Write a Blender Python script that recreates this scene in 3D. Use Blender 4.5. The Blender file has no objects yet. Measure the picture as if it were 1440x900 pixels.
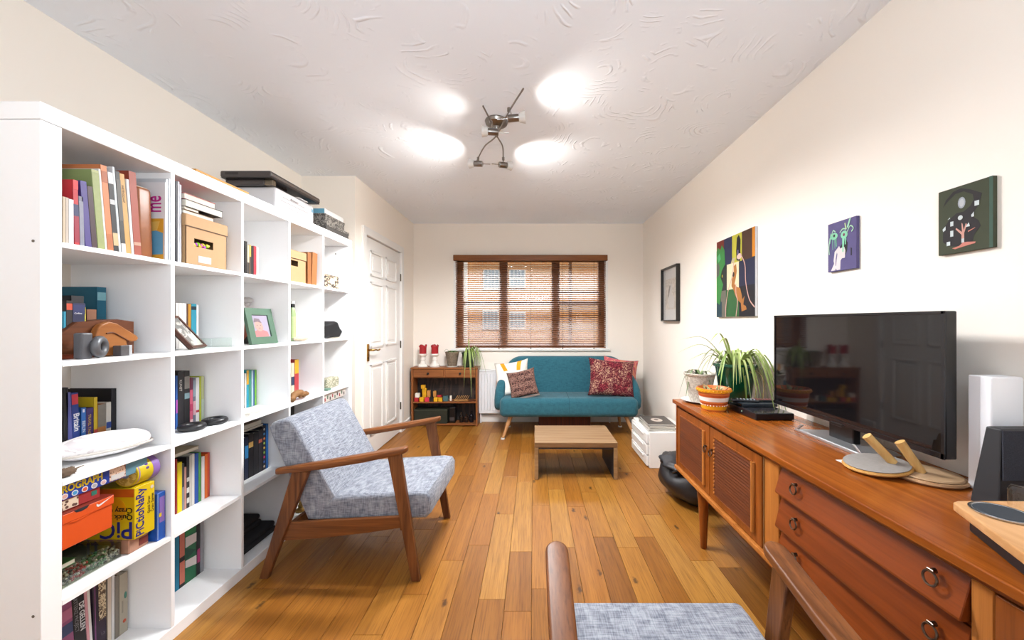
import bpy, bmesh, math, random
from mathutils import Matrix, Vector, Euler
random.seed(7)
PI = math.pi
S = bpy.context.scene
COL = S.collection

# ------------------------------------------------------------------ camera, world, lights, exposure
cam = bpy.data.cameras.new('camera'); camo = bpy.data.objects.new('camera', cam); COL.objects.link(camo)
camo.location = (0, 0, 1.226); camo.rotation_euler = (PI/2, 0, 0)
cam.sensor_width = 36; cam.lens = 537/1440*36; cam.shift_x = -30/1440; cam.shift_y = 3/1440
cam.clip_start = 0.02; cam.clip_end = 200
S.camera = camo
S.view_settings.view_transform = 'Standard'; S.view_settings.look = 'None'
S.view_settings.gamma = 1; S.view_settings.use_curve_mapping = False
S.view_settings.exposure = 0.78
w = bpy.data.worlds.new('world'); S.world = w; w.use_nodes = True
wn = w.node_tree.nodes; bg = wn['Background']
sky = wn.new('ShaderNodeTexSky'); sky.sky_type = 'HOSEK_WILKIE'; sky.turbidity = 3.5; sky.ground_albedo = 0.4
sky.sun_direction = (0.5, -0.6, 0.6)
w.node_tree.links.new(sky.outputs[0], bg.inputs[0]); bg.inputs[1].default_value = .9
sun = bpy.data.lights.new('sun', 'SUN'); suno = bpy.data.objects.new('sun', sun); COL.objects.link(suno)
sun.energy = 2.6; sun.angle = 0.01; sun.color = (1, .93, .82); suno.rotation_euler = (math.radians(48), 0, math.radians(38))
def area(name, loc, rot, sx, sy, power, col):
    l = bpy.data.lights.new(name, 'AREA'); l.shape = 'RECTANGLE'; l.size = sx; l.size_y = sy; l.energy = power; l.color = col
    o = bpy.data.objects.new(name, l); o.location = loc; o.rotation_euler = rot; COL.objects.link(o); return o
# assumed daylight: fill lamp added outside unseen glazed doors behind the camera
area('assumed_daylight_fill', (-0.28, -5.5, 1.7), (PI/2, 0, 0), 5.0, 3.2, 20, (.84, .92, 1.0))
# assumed photographer's soft lamp, added behind the camera and bounced off the ceiling
area('assumed_bounce_fill', (0.0, -.30, 1.75), (PI-.72, 0, 0), .8, .5, 16, (.78, .89, 1.0))
# added unseen lamp outside above the far window, brightens the far end
area('far_end_fill', (-0.03, 6.0, 3.4), (-math.radians(55), 0, 0), 3.5, 1.6, 260, (.95, .97, 1.0))
# added side fill lamp behind the camera; the right wall has no window
area('side_fill', (1.30, -1.2, 1.35), (0, PI/2, 0), 1.3, 1.5, 22, (.92, .96, 1.0))

# ------------------------------------------------------------------ materials
def lin(c):
    if isinstance(c, str):
        c = c.lstrip('#'); c = [int(c[i:i+2], 16)/255 for i in (0, 2, 4)]
    return tuple((x/12.92 if x <= .04045 else ((x+.055)/1.055)**2.4) for x in c[:3]) + (1,)
MC = {}
def newmat(key):
    m = bpy.data.materials.new(key); m.use_nodes = True
    nt = m.node_tree; return m, nt, nt.nodes['Principled BSDF']
def N(nt, typ, **kw):
    n = nt.nodes.new(typ)
    for k, v in kw.items(): setattr(n, k, v)
    return n
def mixc(nt, fac, a, b, blend='MIX'):
    n = N(nt, 'ShaderNodeMix', data_type='RGBA', blend_type=blend)
    for i, v in ((0, fac), (6, a), (7, b)):
        if hasattr(v, 'is_linked'): nt.links.new(v, n.inputs[i])
        else: n.inputs[i].default_value = v
    return n.outputs[2]
def ramp(nt, src, p0, p1, c0=(0,0,0,1), c1=(1,1,1,1)):
    r = N(nt, 'ShaderNodeValToRGB'); e = r.color_ramp.elements
    e[0].position = p0; e[1].position = p1; e[0].color = c0; e[1].color = c1
    nt.links.new(src, r.inputs[0]); return r.outputs[0]
def coords(nt, scale=(1,1,1), kind='Object', rot=(0,0,0), offset=None):
    t = N(nt, 'ShaderNodeTexCoord'); mp = N(nt, 'ShaderNodeMapping')
    nt.links.new(t.outputs[kind], mp.inputs[0]); mp.inputs['Scale'].default_value = scale; mp.inputs['Rotation'].default_value = rot
    if offset is not None: nt.links.new(offset, mp.inputs['Location'])
    return mp.outputs[0]
def noise(nt, vec, scale, detail=3, rough=.5, dist=0):
    n = N(nt, 'ShaderNodeTexNoise'); nt.links.new(vec, n.inputs['Vector'])
    n.inputs['Scale'].default_value = scale; n.inputs['Detail'].default_value = detail; n.inputs['Roughness'].default_value = rough
    n.inputs['Distortion'].default_value = dist; return n.outputs[0]
def bump(nt, p, src, strength, dist=.002):
    b = N(nt, 'ShaderNodeBump'); b.inputs['Strength'].default_value = strength; b.inputs['Distance'].default_value = dist
    nt.links.new(src, b.inputs['Height']); nt.links.new(b.outputs[0], p.inputs['Normal'])
def P(c, rough=.6, metal=0, var=.06, spec=.5, bmp=.0, sc=40, coat=0):
    """painted / plastic / paper surface with slight tonal variation"""
    key = ('P', str(c), rough, metal, var, spec, bmp, sc, coat)
    if key in MC: return MC[key]
    m, nt, p = newmat('surface'); c = lin(c)
    v = coords(nt); n = noise(nt, v, sc, 3)
    a = tuple(x*(1-var) for x in c[:3])+(1,); b = tuple(min(1, x*(1+var)) for x in c[:3])+(1,)
    nt.links.new(mixc(nt, n, a, b), p.inputs['Base Color'])
    p.inputs['Roughness'].default_value = rough; p.inputs['Metallic'].default_value = metal
    p.inputs['Specular IOR Level'].default_value = spec; p.inputs['Coat Weight'].default_value = coat
    if bmp: bump(nt, p, n, bmp)
    MC[key] = m; return m
def WOOD(c1, c2, axis=1, rough=.4, scale=1.0, coat=0, streak=.5):
    key = ('W', str(c1), str(c2), axis, rough, scale, coat, streak)
    if key in MC: return MC[key]
    m, nt, p = newmat('wood'); s = [28, 28, 28]; s[axis] = 1.6
    v = coords(nt, tuple(x*scale for x in s))
    n1 = noise(nt, v, 1.0, 4, .6, .6)
    s2 = [160, 160, 160]; s2[axis] = 5
    n2 = noise(nt, coords(nt, tuple(x*scale for x in s2)), 1.0, 3, .6)
    col = mixc(nt, ramp(nt, n1, .3, .7), lin(c1), lin(c2))
    dk = tuple(x*.55 for x in lin(c2)[:3])+(1,)
    f = N(nt, 'ShaderNodeMath', operation='MULTIPLY'); nt.links.new(ramp(nt, n2, .5, .75), f.inputs[0]); f.inputs[1].default_value = streak
    col = mixc(nt, f.outputs[0], col, dk)
    nt.links.new(col, p.inputs['Base Color']); p.inputs['Roughness'].default_value = rough
    p.inputs['Coat Weight'].default_value = coat*.3; p.inputs['Coat Roughness'].default_value = .25; p.inputs['Specular IOR Level'].default_value = .3
    bump(nt, p, n2, .15, .001); MC[key] = m; return m
def FABRIC(c1, c2, sc=220, rough=.95, mel=.6):
    key = ('F', str(c1), str(c2), sc, mel)
    if key in MC: return MC[key]
    m, nt, p = newmat('fabric')
    a = noise(nt, coords(nt, (sc, sc*.06, sc*.06)), 1, 2, .6)
    b = noise(nt, coords(nt, (sc*.06, sc, sc*.07)), 1, 2, .6)
    d = noise(nt, coords(nt, (sc*.07, sc*.06, sc)), 1, 2, .6)
    f = N(nt, 'ShaderNodeMath', operation='ADD'); nt.links.new(ramp(nt, a, .36, .64), f.inputs[0]); nt.links.new(ramp(nt, b, .36, .64), f.inputs[1])
    g = N(nt, 'ShaderNodeMath', operation='ADD'); nt.links.new(f.outputs[0], g.inputs[0]); nt.links.new(ramp(nt, d, .36, .64), g.inputs[1])
    h = N(nt, 'ShaderNodeMath', operation='MULTIPLY'); nt.links.new(g.outputs[0], h.inputs[0]); h.inputs[1].default_value = 1/3
    w_ = (1-mel)*.5+.10
    col = mixc(nt, ramp(nt, h.outputs[0], .5-w_-.02, .5+w_), lin(c1), lin(c2))
    nt.links.new(col, p.inputs['Base Color']); p.inputs['Roughness'].default_value = rough
    p.inputs['Sheen Weight'].default_value = .15
    bump(nt, p, h.outputs[0], .35, .002); MC[key] = m; return m
def PATTERN(c1, c2, kind='noise', sc=60, th=.5, c3=None, rough=.9, stretch=(1,1,1)):
    key = ('T', str(c1), str(c2), kind, sc, th, str(c3), stretch)
    if key in MC: return MC[key]
    m, nt, p = newmat('patterned'); v = coords(nt, stretch)
    if kind == 'noise': s = noise(nt, v, sc, 2, .5, 1.5)
    else:
        vo = N(nt, 'ShaderNodeTexVoronoi'); nt.links.new(v, vo.inputs['Vector']); vo.inputs['Scale'].default_value = sc
        s = vo.outputs['Distance']
    col = mixc(nt, ramp(nt, s, th-.02, th+.02), lin(c1), lin(c2))
    if c3:
        n3 = noise(nt, v, sc*.15, 2); col = mixc(nt, ramp(nt, n3, .45, .6), col, lin(c3), 'MIX' if kind != 'noise' else 'MULTIPLY')
    nt.links.new(col, p.inputs['Base Color']); p.inputs['Roughness'].default_value = rough
    MC[key] = m; return m
def GLASS(col=(1,1,1,1), rough=.02, alpha=.15):
    key = ('G', col, rough, alpha)
    if key in MC: return MC[key]
    m, nt, p = newmat('glass')
    tr = N(nt, 'ShaderNodeBsdfTransparent'); tr.inputs[0].default_value = col
    gl = N(nt, 'ShaderNodeBsdfGlossy'); gl.inputs['Roughness'].default_value = rough
    fr = N(nt, 'ShaderNodeFresnel'); fr.inputs[0].default_value = 1.45
    gm = N(nt, 'ShaderNodeNewGeometry'); iv = N(nt, 'ShaderNodeMath', operation='SUBTRACT'); iv.inputs[0].default_value = 1; nt.links.new(gm.outputs['Backfacing'], iv.inputs[1])
    fm = N(nt, 'ShaderNodeMath', operation='MULTIPLY'); nt.links.new(fr.outputs[0], fm.inputs[0]); nt.links.new(iv.outputs[0], fm.inputs[1])
    ad = N(nt, 'ShaderNodeMath', operation='ADD'); nt.links.new(fm.outputs[0], ad.inputs[0]); ad.inputs[1].default_value = max(0, alpha-.04)*.5
    mx = N(nt, 'ShaderNodeMixShader'); nt.links.new(ad.outputs[0], mx.inputs[0]); nt.links.new(tr.outputs[0], mx.inputs[1]); nt.links.new(gl.outputs[0], mx.inputs[2])
    nt.links.new(mx.outputs[0], nt.nodes['Material Output'].inputs[0]); MC[key] = m; return m
def EMIT(c, s):
    key = ('E', str(c), s)
    if key in MC: return MC[key]
    m, nt, p = newmat('glow'); p.inputs['Emission Color'].default_value = lin(c); p.inputs['Emission Strength'].default_value = s
    MC[key] = m; return m

# ------------------------------------------------------------------ mesh builder
MW = {}                                    # world matrix of every Empty / part
def rotmat(e): return Euler(e, 'XYZ').to_matrix().to_4x4()
class B:
    def __init__(s): s.bm = bmesh.new()
    def _merge(s, o, M=None):
        if M is not None: bmesh.ops.transform(o, matrix=M, verts=o.verts)
        me = bpy.data.meshes.new('t'); o.to_mesh(me); o.free(); s.bm.from_mesh(me); bpy.data.meshes.remove(me); return s
    def box(s, x0, x1, y0, y1, z0, z1, bev=0, seg=2, M=None):
        o = bmesh.new(); bmesh.ops.create_cube(o, size=1)
        for v in o.verts: v.co = Vector(((x0+x1)/2+v.co.x*(x1-x0), (y0+y1)/2+v.co.y*(y1-y0), (z0+z1)/2+v.co.z*(z1-z0)))
        if bev: bmesh.ops.bevel(o, geom=o.edges[:]+o.verts[:], offset=bev, segments=seg, profile=.5, affect='EDGES')
        return s._merge(o, M)
    def hexa(s, pts, bev=0, seg=2):        # 8 corners: bottom 4 ccw, top 4 ccw
        o = bmesh.new(); v = [o.verts.new(p) for p in pts]
        for f in ((3,2,1,0),(4,5,6,7),(0,1,5,4),(1,2,6,5),(2,3,7,6),(3,0,4,7)): o.faces.new([v[i] for i in f])
        bmesh.ops.recalc_face_normals(o, faces=o.faces)
        if bev: bmesh.ops.bevel(o, geom=o.edges[:]+o.verts[:], offset=bev, segments=seg, profile=.5, affect='EDGES')
        return s._merge(o)
    def prism(s, pts, plane, a, b, bev=0, seg=2, shear=None):
        """outline pts extruded: plane 'yz' along x, 'xz' along y, 'xy' along z from a to b"""
        def mk(p, t): return {'yz': (t, p[0], p[1]), 'xz': (p[0], t, p[1]), 'xy': (p[0], p[1], t)}[plane]
        o = bmesh.new(); n = len(pts)
        v0 = [o.verts.new(mk(p, a)) for p in pts]; v1 = [o.verts.new(mk(p, b)) for p in pts]
        f0 = o.faces.new(v0); f1 = o.faces.new(v1[::-1])
        for i in range(n): o.faces.new((v0[i], v1[i], v1[(i+1)%n], v0[(i+1)%n]))
        bmesh.ops.recalc_face_normals(o, faces=o.faces)
        if bev:
            ed = [e for e in o.edges if e in f0.edges[:] or e in f1.edges[:]]
            bmesh.ops.bevel(o, geom=ed, offset=bev, segments=seg, profile=.5, affect='EDGES')
        if shear:
            for v in o.verts: v.co = Vector(shear(v.co))
        return s._merge(o)
    def cyl(s, p0, p1, r0, r1=None, seg=16, caps=True):
        r1 = r0 if r1 is None else r1; p0 = Vector(p0); p1 = Vector(p1); d = p1-p0
        o = bmesh.new(); bmesh.ops.create_cone(o, cap_ends=caps, segments=seg, radius1=r0, radius2=max(r1, 1e-5), depth=d.length)
        return s._merge(o, Matrix.Translation((p0+p1)/2) @ d.to_track_quat('Z', 'Y').to_matrix().to_4x4())
    def lathe(s, prof, c=(0,0,0), seg=24, M=None):
        o = bmesh.new(); rings = []
        for r, z in prof:
            if r < 1e-5: rings.append([o.verts.new((0, 0, z))])
            else: rings.append([o.verts.new((r*math.cos(2*PI*i/seg), r*math.sin(2*PI*i/seg), z)) for i in range(seg)])
        for A, C in zip(rings, rings[1:]):
            for i in range(seg):
                j = (i+1) % seg
                q = [A[i % len(A)], A[j % len(A)], C[j % len(C)], C[i % len(C)]]
                q2 = []
                for x in q:
                    if x not in q2: q2.append(x)
                if len(q2) > 2: o.faces.new(q2)
        bmesh.ops.recalc_face_normals(o, faces=o.faces)
        return s._merge(o, (Matrix.Translation(c) @ M) if M is not None else Matrix.Translation(c))
    def tube(s, pts, r, seg=8, closed=False, flat=1.0):
        pts = [Vector(p) for p in pts]; n = len(pts); rr = r if isinstance(r, (list, tuple)) else [r]*n
        o = bmesh.new(); rings = []; up = None
        for i, p in enumerate(pts):
            a = pts[(i-1) % n] if (i > 0 or closed) else p; b = pts[(i+1) % n] if (i < n-1 or closed) else p
            t = (b-a).normalized()
            if up is None:
                up = Vector((0,0,1)) if abs(t.z) < .9 else Vector((1,0,0))
            x = t.cross(up).normalized(); y = x.cross(t).normalized(); up = y
            rings.append([o.verts.new(p+x*rr[i]*math.cos(2*PI*k/seg)+y*rr[i]*flat*math.sin(2*PI*k/seg)) for k in range(seg)])
        for i in range(n if closed else n-1):
            A, C = rings[i], rings[(i+1) % n]
            for k in range(seg): o.faces.new((A[k], A[(k+1)%seg], C[(k+1)%seg], C[k]))
        if not closed: o.faces.new(rings[0][::-1]); o.faces.new(rings[-1])
        bmesh.ops.recalc_face_normals(o, faces=o.faces); return s._merge(o)
    def torus(s, c, R, r, M=None, seg=32, ts=12):
        pts = [(R*math.cos(2*PI*i/seg), R*math.sin(2*PI*i/seg), 0) for i in range(seg)]
        t = B(); t.tube(pts, r, ts, closed=True); T = Matrix.Translation(c) @ (M if M is not None else Matrix())
        return s._merge(t.bm, T)
    def ball(s, c, rx, ry=None, rz=None, M=None, u=24, v=14, warp=0, wf=3.0, seed=0):
        ry = ry or rx; rz = rz or rx
        o = bmesh.new(); bmesh.ops.create_uvsphere(o, u_segments=u, v_segments=v, radius=1)
        from mathutils import noise as mn
        for q in o.verts:
            k = 1+warp*mn.noise(q.co*wf+Vector((seed, seed*2.3, 0))); q.co = Vector((q.co.x*rx*k, q.co.y*ry*k, q.co.z*rz*k))
        return s._merge(o, Matrix.Translation(c) @ (M if M is not None else Matrix()))
    def strip(s, pts, wid, th=.0006, side=None):
        """ribbon leaf along pts with half widths"""
        o = bmesh.new(); L = []; pts = [Vector(p) for p in pts]; n = len(pts)
        for i, p in enumerate(pts):
            t = (pts[min(i+1, n-1)]-pts[max(i-1, 0)]).normalized()
            sd = side if side is not None else t.cross(Vector((0,0,1)))
            if sd.length < 1e-3: sd = Vector((1,0,0))
            sd = Vector(sd).normalized(); nn = sd.cross(t).normalized()
            L.append((o.verts.new(p-sd*wid[i]+nn*wid[i]*.35), o.verts.new(p), o.verts.new(p+sd*wid[i]+nn*wid[i]*.35)))
        for a, b in zip(L, L[1:]):
            o.faces.new((a[0], a[1], b[1], b[0])); o.faces.new((a[1], a[2], b[2], b[1]))
        return s._merge(o)
    def make(s, name, m, parent=None, world=True, smooth=False, loc=None, **tags):
        me = bpy.data.meshes.new(name); bm = s.bm
        bmesh.ops.remove_doubles(bm, verts=bm.verts, dist=1e-6)
        ob = bpy.data.objects.new(name, me)
        if parent is not None:
            T = MW[parent.name]
            if world: bmesh.ops.transform(bm, matrix=T.inverted(), verts=bm.verts)
            ob.parent = parent; MW_new = T.copy()
        else:
            if world and loc is None:
                xs = [v.co.x for v in bm.verts]; ys = [v.co.y for v in bm.verts]; zs = [v.co.z for v in bm.verts]
                loc = ((min(xs)+max(xs))/2, (min(ys)+max(ys))/2, min(zs))
            loc = loc or (0,0,0); ob.location = loc
            if world: bmesh.ops.translate(bm, vec=-Vector(loc), verts=bm.verts)
            MW_new = Matrix.Translation(loc)
        bm.to_mesh(me); bm.free(); me.materials.append(m)
        if smooth:
            for p in me.polygons: p.use_smooth = True
            if smooth != 'all':
                try: me.set_sharp_from_angle(angle=math.radians(35))
                except Exception: pass
        COL.objects.link(ob); MW[ob.name] = MW_new
        tg(ob, **tags); return ob
def tg(o, label=None, cat=None, group=None, kind=None, color=None):
    if label: o['label'] = label
    if cat: o['category'] = cat
    if group: o['group'] = group
    if kind: o['kind'] = kind
    if color: o.color = lin(color)
def thing(name, label, cat, loc=(0,0,0), rot=(0,0,0), group=None):
    o = bpy.data.objects.new(name, None); o.location = loc; o.rotation_euler = rot; o.empty_display_size = .05
    COL.objects.link(o); MW[o.name] = Matrix.Translation(loc) @ rotmat(rot); tg(o, label, cat, group); return o
def frame_m(o, r, u):
    r = Vector(r).normalized(); u = Vector(u); n = r.cross(u).normalized(); u = n.cross(r)
    return Matrix(((r.x,u.x,n.x,o[0]),(r.y,u.y,n.y,o[1]),(r.z,u.z,n.z,o[2]),(0,0,0,1)))
def text(body, size, M, m, parent, name='lettering', align='LEFT', sx=1.0, world=True, ext=.0003, shear=0, off=0):
    c = bpy.data.curves.new('t', 'FONT'); c.body = body; c.size = size; c.align_x = align; c.extrude = ext; c.shear = shear
    c.resolution_u = 3; c.offset = off
    o = bpy.data.objects.new('t', c); COL.objects.link(o)
    dg = bpy.context.evaluated_depsgraph_get(); me = bpy.data.meshes.new_from_object(o.evaluated_get(dg))
    b = B(); b.bm.from_mesh(me); bmesh.ops.transform(b.bm, matrix=M @ Matrix.Diagonal((sx, 1, 1, 1)), verts=b.bm.verts)
    bpy.data.objects.remove(o); bpy.data.curves.remove(c); bpy.data.meshes.remove(me)
    return b.make(name, m, parent, world=world)
def patch(b, M, pts, t=.0004):
    """flat painted shape on a surface: outline (u,v) in the frame M, a hair thick"""
    o = bmesh.new(); n = len(pts)
    v0 = [o.verts.new(M @ Vector((p[0], p[1], 0))) for p in pts]; v1 = [o.verts.new(M @ Vector((p[0], p[1], t))) for p in pts]
    o.faces.new(v1)
    for i in range(n): o.faces.new((v0[i], v0[(i+1)%n], v1[(i+1)%n], v1[i]))
    bmesh.ops.recalc_face_normals(o, faces=o.faces); b._merge(o)
def ell(cx, cy, rx, ry, n=14, a=0): return [(cx+rx*math.cos(2*PI*i/n)*math.cos(a)-ry*math.sin(2*PI*i/n)*math.sin(a), cy+rx*math.cos(2*PI*i/n)*math.sin(a)+ry*math.sin(2*PI*i/n)*math.cos(a)) for i in range(n)]
def rrect(x0, x1, y0, y1, r, n=5):
    rs = r if isinstance(r, (list, tuple)) else [r]*4     # bl, br, tr, tl
    out = []
    for (cx, cy, a0, q) in ((x0+rs[0], y0+rs[0], PI, rs[0]), (x1-rs[1], y0+rs[1], 1.5*PI, rs[1]), (x1-rs[2], y1-rs[2], 0, rs[2]), (x0+rs[3], y1-rs[3], .5*PI, rs[3])):
        for i in range(n+1): out.append((cx+q*math.cos(a0+i*PI/2/n), cy+q*math.sin(a0+i*PI/2/n)))
    return out
def curve_pts(ctrl, n=14):
    """Catmull-Rom through control points"""
    c = [Vector(p) for p in ctrl]; c = [c[0]*2-c[1]]+c+[c[-1]*2-c[-2]]; out = []
    for i in range(1, len(c)-2):
        for k in range(n):
            t = k/n; a, b_, d, e = c[i-1], c[i], c[i+1], c[i+2]
            out.append(.5*((2*b_)+(d-a)*t+(2*a-5*b_+4*d-e)*t*t+(3*b_-a-3*d+e)*t**3))
    out.append(c[-2]); return out

# ------------------------------------------------------------------ the setting
def WALLM(c, bs=.12):
    m, nt, p = newmat('wall_paint'); v = coords(nt); n = noise(nt, v, 90, 4); n2 = noise(nt, v, 1.3, 2)
    nt.links.new(mixc(nt, n2, tuple(x*.985 for x in lin(c)[:3])+(1,), lin(c)), p.inputs['Base Color'])
    p.inputs['Roughness'].default_value = .85; bump(nt, p, n, bs, .001); return m
wallm = WALLM('#f3ebe0')
white = P('#ecebe9', .45, var=.012)
trimw = P('#e9e7e3', .4, var=.012)
XL, XR, XD, YB, YS, YR, HC = -1.92, 1.348, -1.475, 4.70, 3.16, -2.4, 2.438
# ceiling: swirled plaster relief
cm, nt, p = newmat('ceiling_plaster')
p.inputs['Base Color'].default_value = lin('#f0f5fc'); p.inputs['Roughness'].default_value = .8
v = coords(nt, (1, 1, 0)); nd = N(nt, 'ShaderNodeTexNoise'); nt.links.new(v, nd.inputs['Vector']); nd.inputs['Scale'].default_value = 2.2
va = N(nt, 'ShaderNodeVectorMath', operation='MULTIPLY_ADD'); nt.links.new(nd.outputs[1], va.inputs[0]); va.inputs[1].default_value = (.35,.35,0); nt.links.new(v, va.inputs[2])
vo = N(nt, 'ShaderNodeTexVoronoi'); vo.inputs['Scale'].default_value = 3.0; nt.links.new(va.outputs[0], vo.inputs['Vector'])
wv = N(nt, 'ShaderNodeMath', operation='MULTIPLY'); nt.links.new(vo.outputs['Distance'], wv.inputs[0]); wv.inputs[1].default_value = 62
sn = N(nt, 'ShaderNodeMath', operation='SINE'); nt.links.new(wv.outputs[0], sn.inputs[0])
mk = noise(nt, v, 5.5, 3, .6); mk = ramp(nt, mk, .52, .66)
sr = ramp(nt, sn.outputs[0], .35, 1.0)
ml = N(nt, 'ShaderNodeMath', operation='MULTIPLY'); nt.links.new(sr, ml.inputs[0]); nt.links.new(mk, ml.inputs[1])
bump(nt, p, ml.outputs[0], .5, .009)
B().box(XL-.1, XR+.1, YR-.1, YB+.25, HC, HC+.12).make('ceiling', cm, kind='structure')
B().box(XL-.1, XL, YR, YS, 0, HC).make('wall_left', wallm, kind='structure')
sb = B().box(XL-.1, XD, YS, YS+.12, 0, HC, 0)
sb.make('wall_recess', wallm, kind='structure')
DY0, DY1, DZ = 3.356, 4.236, 1.99
b = B().box(XD-.1, XD, YS+.12, DY0-.01, 0, HC).box(XD-.1, XD, DY1+.01, YB, 0, HC).box(XD-.1, XD, DY0-.01, DY1+.01, DZ+.01, HC)
b.make('wall_door_side', wallm, kind='structure')
B().box(XR, XR+.1, YR, YB, 0, HC).make('wall_right', wallm, kind='structure')
WX0, WX1, WZ0, WZ1 = -.962, .895, .905, 2.035
B().box(XD-.1, WX0, YB, YB+.22, 0, HC).box(WX1, XR+.1, YB, YB+.22, 0, HC).box(WX0, WX1, YB, YB+.22, 0, WZ0).box(WX0, WX1, YB, YB+.22, WZ1, HC).make('wall_back', wallm, kind='structure')
# rear wall with assumed glazed doors, an unseen opening for the added daylight
PX0, PX1, PZ = -1.70, 1.15, 2.12
B().box(XL, PX0, YR-.1, YR, 0, HC).box(PX1, XR, YR-.1, YR, 0, HC).box(PX0, PX1, YR-.1, YR, PZ, HC).make('wall_rear', wallm, kind='structure')
pd = thing('assumed_door', None, None, (-.275, YR-.05, 0)); pd['kind'] = 'structure'
fr = B()
for x in (PX0, -.775, .185, PX1-.06): fr.box(x, x+.06, YR-.08, YR-.03, 0, PZ)
fr.box(PX0, PX1, YR-.08, YR-.03, 0, .07).box(PX0, PX1, YR-.08, YR-.03, PZ-.07, PZ).make('door_frame', trimw, pd)
B().box(PX0+.06, PX1-.06, YR-.056, YR-.05, .07, PZ-.07).make('door_glass', GLASS(), pd)

# floor: every board its own plank
pm, nt, p = newmat('oak_plank')
oi = N(nt, 'ShaderNodeObjectInfo'); rn = N(nt, 'ShaderNodeMath', operation='MULTIPLY'); nt.links.new(oi.outputs['Random'], rn.inputs[0]); rn.inputs[1].default_value = 40
v1 = coords(nt, (1,1,1), offset=rn.outputs[0])
mp = N(nt, 'ShaderNodeMapping'); nt.links.new(v1, mp.inputs[0]); mp.inputs['Scale'].default_value = (22, 1.3, 1)
g1 = noise(nt, mp.outputs[0], 1, 4, .6, .9)
mp2 = N(nt, 'ShaderNodeMapping'); nt.links.new(v1, mp2.inputs[0]); mp2.inputs['Scale'].default_value = (180, 6, 1)
g2 = noise(nt, mp2.outputs[0], 1, 3, .6)
lt = mixc(nt, 1.0, oi.outputs['Color'], (.81, .67, .38, 1), 'MULTIPLY'); dk = mixc(nt, 1.0, oi.outputs['Color'], (.60, .46, .23, 1), 'MULTIPLY')
c1 = mixc(nt, ramp(nt, g1, .36, .72), lt, dk)
c2 = mixc(nt, ramp(nt, g2, .45, .75, (0,0,0,1), (.7,.7,.7,1)), c1, mixc(nt, 1.0, oi.outputs['Color'], (.30,.20,.11,1), 'MULTIPLY'))
mp3 = N(nt, 'ShaderNodeMapping'); nt.links.new(v1, mp3.inputs[0]); mp3.inputs['Scale'].default_value = (1.5, .6, 0)
vk = N(nt, 'ShaderNodeTexVoronoi', voronoi_dimensions='2D'); nt.links.new(mp3.outputs[0], vk.inputs['Vector']); vk.inputs['Scale'].default_value = 2.3
kn = noise(nt, v1, 60, 2)
ka = N(nt, 'ShaderNodeMath', operation='MULTIPLY_ADD'); nt.links.new(kn, ka.inputs[0]); ka.inputs[1].default_value = .07; nt.links.new(vk.outputs['Distance'], ka.inputs[2])
c3 = mixc(nt, ramp(nt, ka.outputs[0], .052, .080, (.85,.85,.85,1), (0,0,0,1)), c2, lin('#3c2413'))
nt.links.new(c3, p.inputs['Base Color']); p.inputs['Roughness'].default_value = .36; p.inputs['Specular IOR Level'].default_value = .32
bump(nt, p, g2, .12, .001)
flo = B().box(XL-.1, XR+.1, YR-.1, YB+.1, -.08, -.012).make('floor', P('#4a3018', .9), kind='structure')
PW = .1166
joints = {-1: [1.62, 2.04], -3: [2.10, 2.73], -5: [1.72], 0: [2.56], 1: [2.08, 2.80], 2: [2.54], 3: [2.18, 2.755], 4: [1.66, 2.08], 5: [2.18], 6: [2.434, 3.12], 7: [1.962], 8: [1.908]}
tones = {(3, 0): '#966838', (1, 0): '#a8783e', (7, 0): '#cea264', (8, 0): '#906636', (3, 1): '#be8e50', (-1, 1): '#a5753e', (4, 1): '#be8e4e'}
pal = ['#bb8a4c', '#b88446', '#be8d50', '#b27e42', '#c2965a', '#b58145', '#ad7a3f', '#bb884a', '#c4985c', '#a6753a']
rnd = random.Random(21)
k = -17
while -.008+PW*k < XR:
    x0 = max(-.008+PW*k, XL); x1 = min(-.008+PW*(k+1), XR)
    if x1-x0 > .01:
        js = sorted(joints.get(k, [rnd.uniform(1.4, 2.3)])); a = js[0]
        while a > YR+.5: a -= rnd.uniform(.6, 1.15); js.insert(0, a)
        a = js[-1]
        while a < YB-.4: a += rnd.uniform(.45, .95); js.append(a)
        js = [YR]+[j for j in js if YR+.1 < j < YB-.05]+[YB]
        first = next((i for i, j in enumerate(js) if abs(j-(joints.get(k) or [99])[0]) < 1e-6), None)
        for i in range(len(js)-1):
            y0, y1 = js[i], js[i+1]
            xa, xb = (x0 if x0 < XD or y1 < YS else max(x0, XD)), x1
            o = B().box(xa+.0007, xb-.0007, y0+.0006, y1-.0006, -.012, 0, .0008, 1).make('plank', pm, flo)
            o.location = (0,0,0)
            kk = None
            if first is not None: kk = {first-1: 0, first: 1}.get(i)
            o.color = lin(tones.get((k, kk), rnd.choice(pal)))
    k += 1
# skirting boards
def skirt(name, x0, x1, y0, y1): B().box(x0, x1, y0, y1, 0, .095, .004, 1).make(name, trimw, kind='structure')
skirt('baseboard_back', XD+.016, XR-.016, YB-.016, YB)
skirt('baseboard_right', XR-.016, XR, YR, YB)
skirt('baseboard_left', XL, XL+.016, YR, YS)
B().box(XD, XD+.016, YS, DY0-.085, 0, .095, .004, 1).box(XD, XD+.016, DY1+.085, YB-.016, 0, .095, .004, 1).make('baseboard_door_side', trimw, kind='structure')

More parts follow.
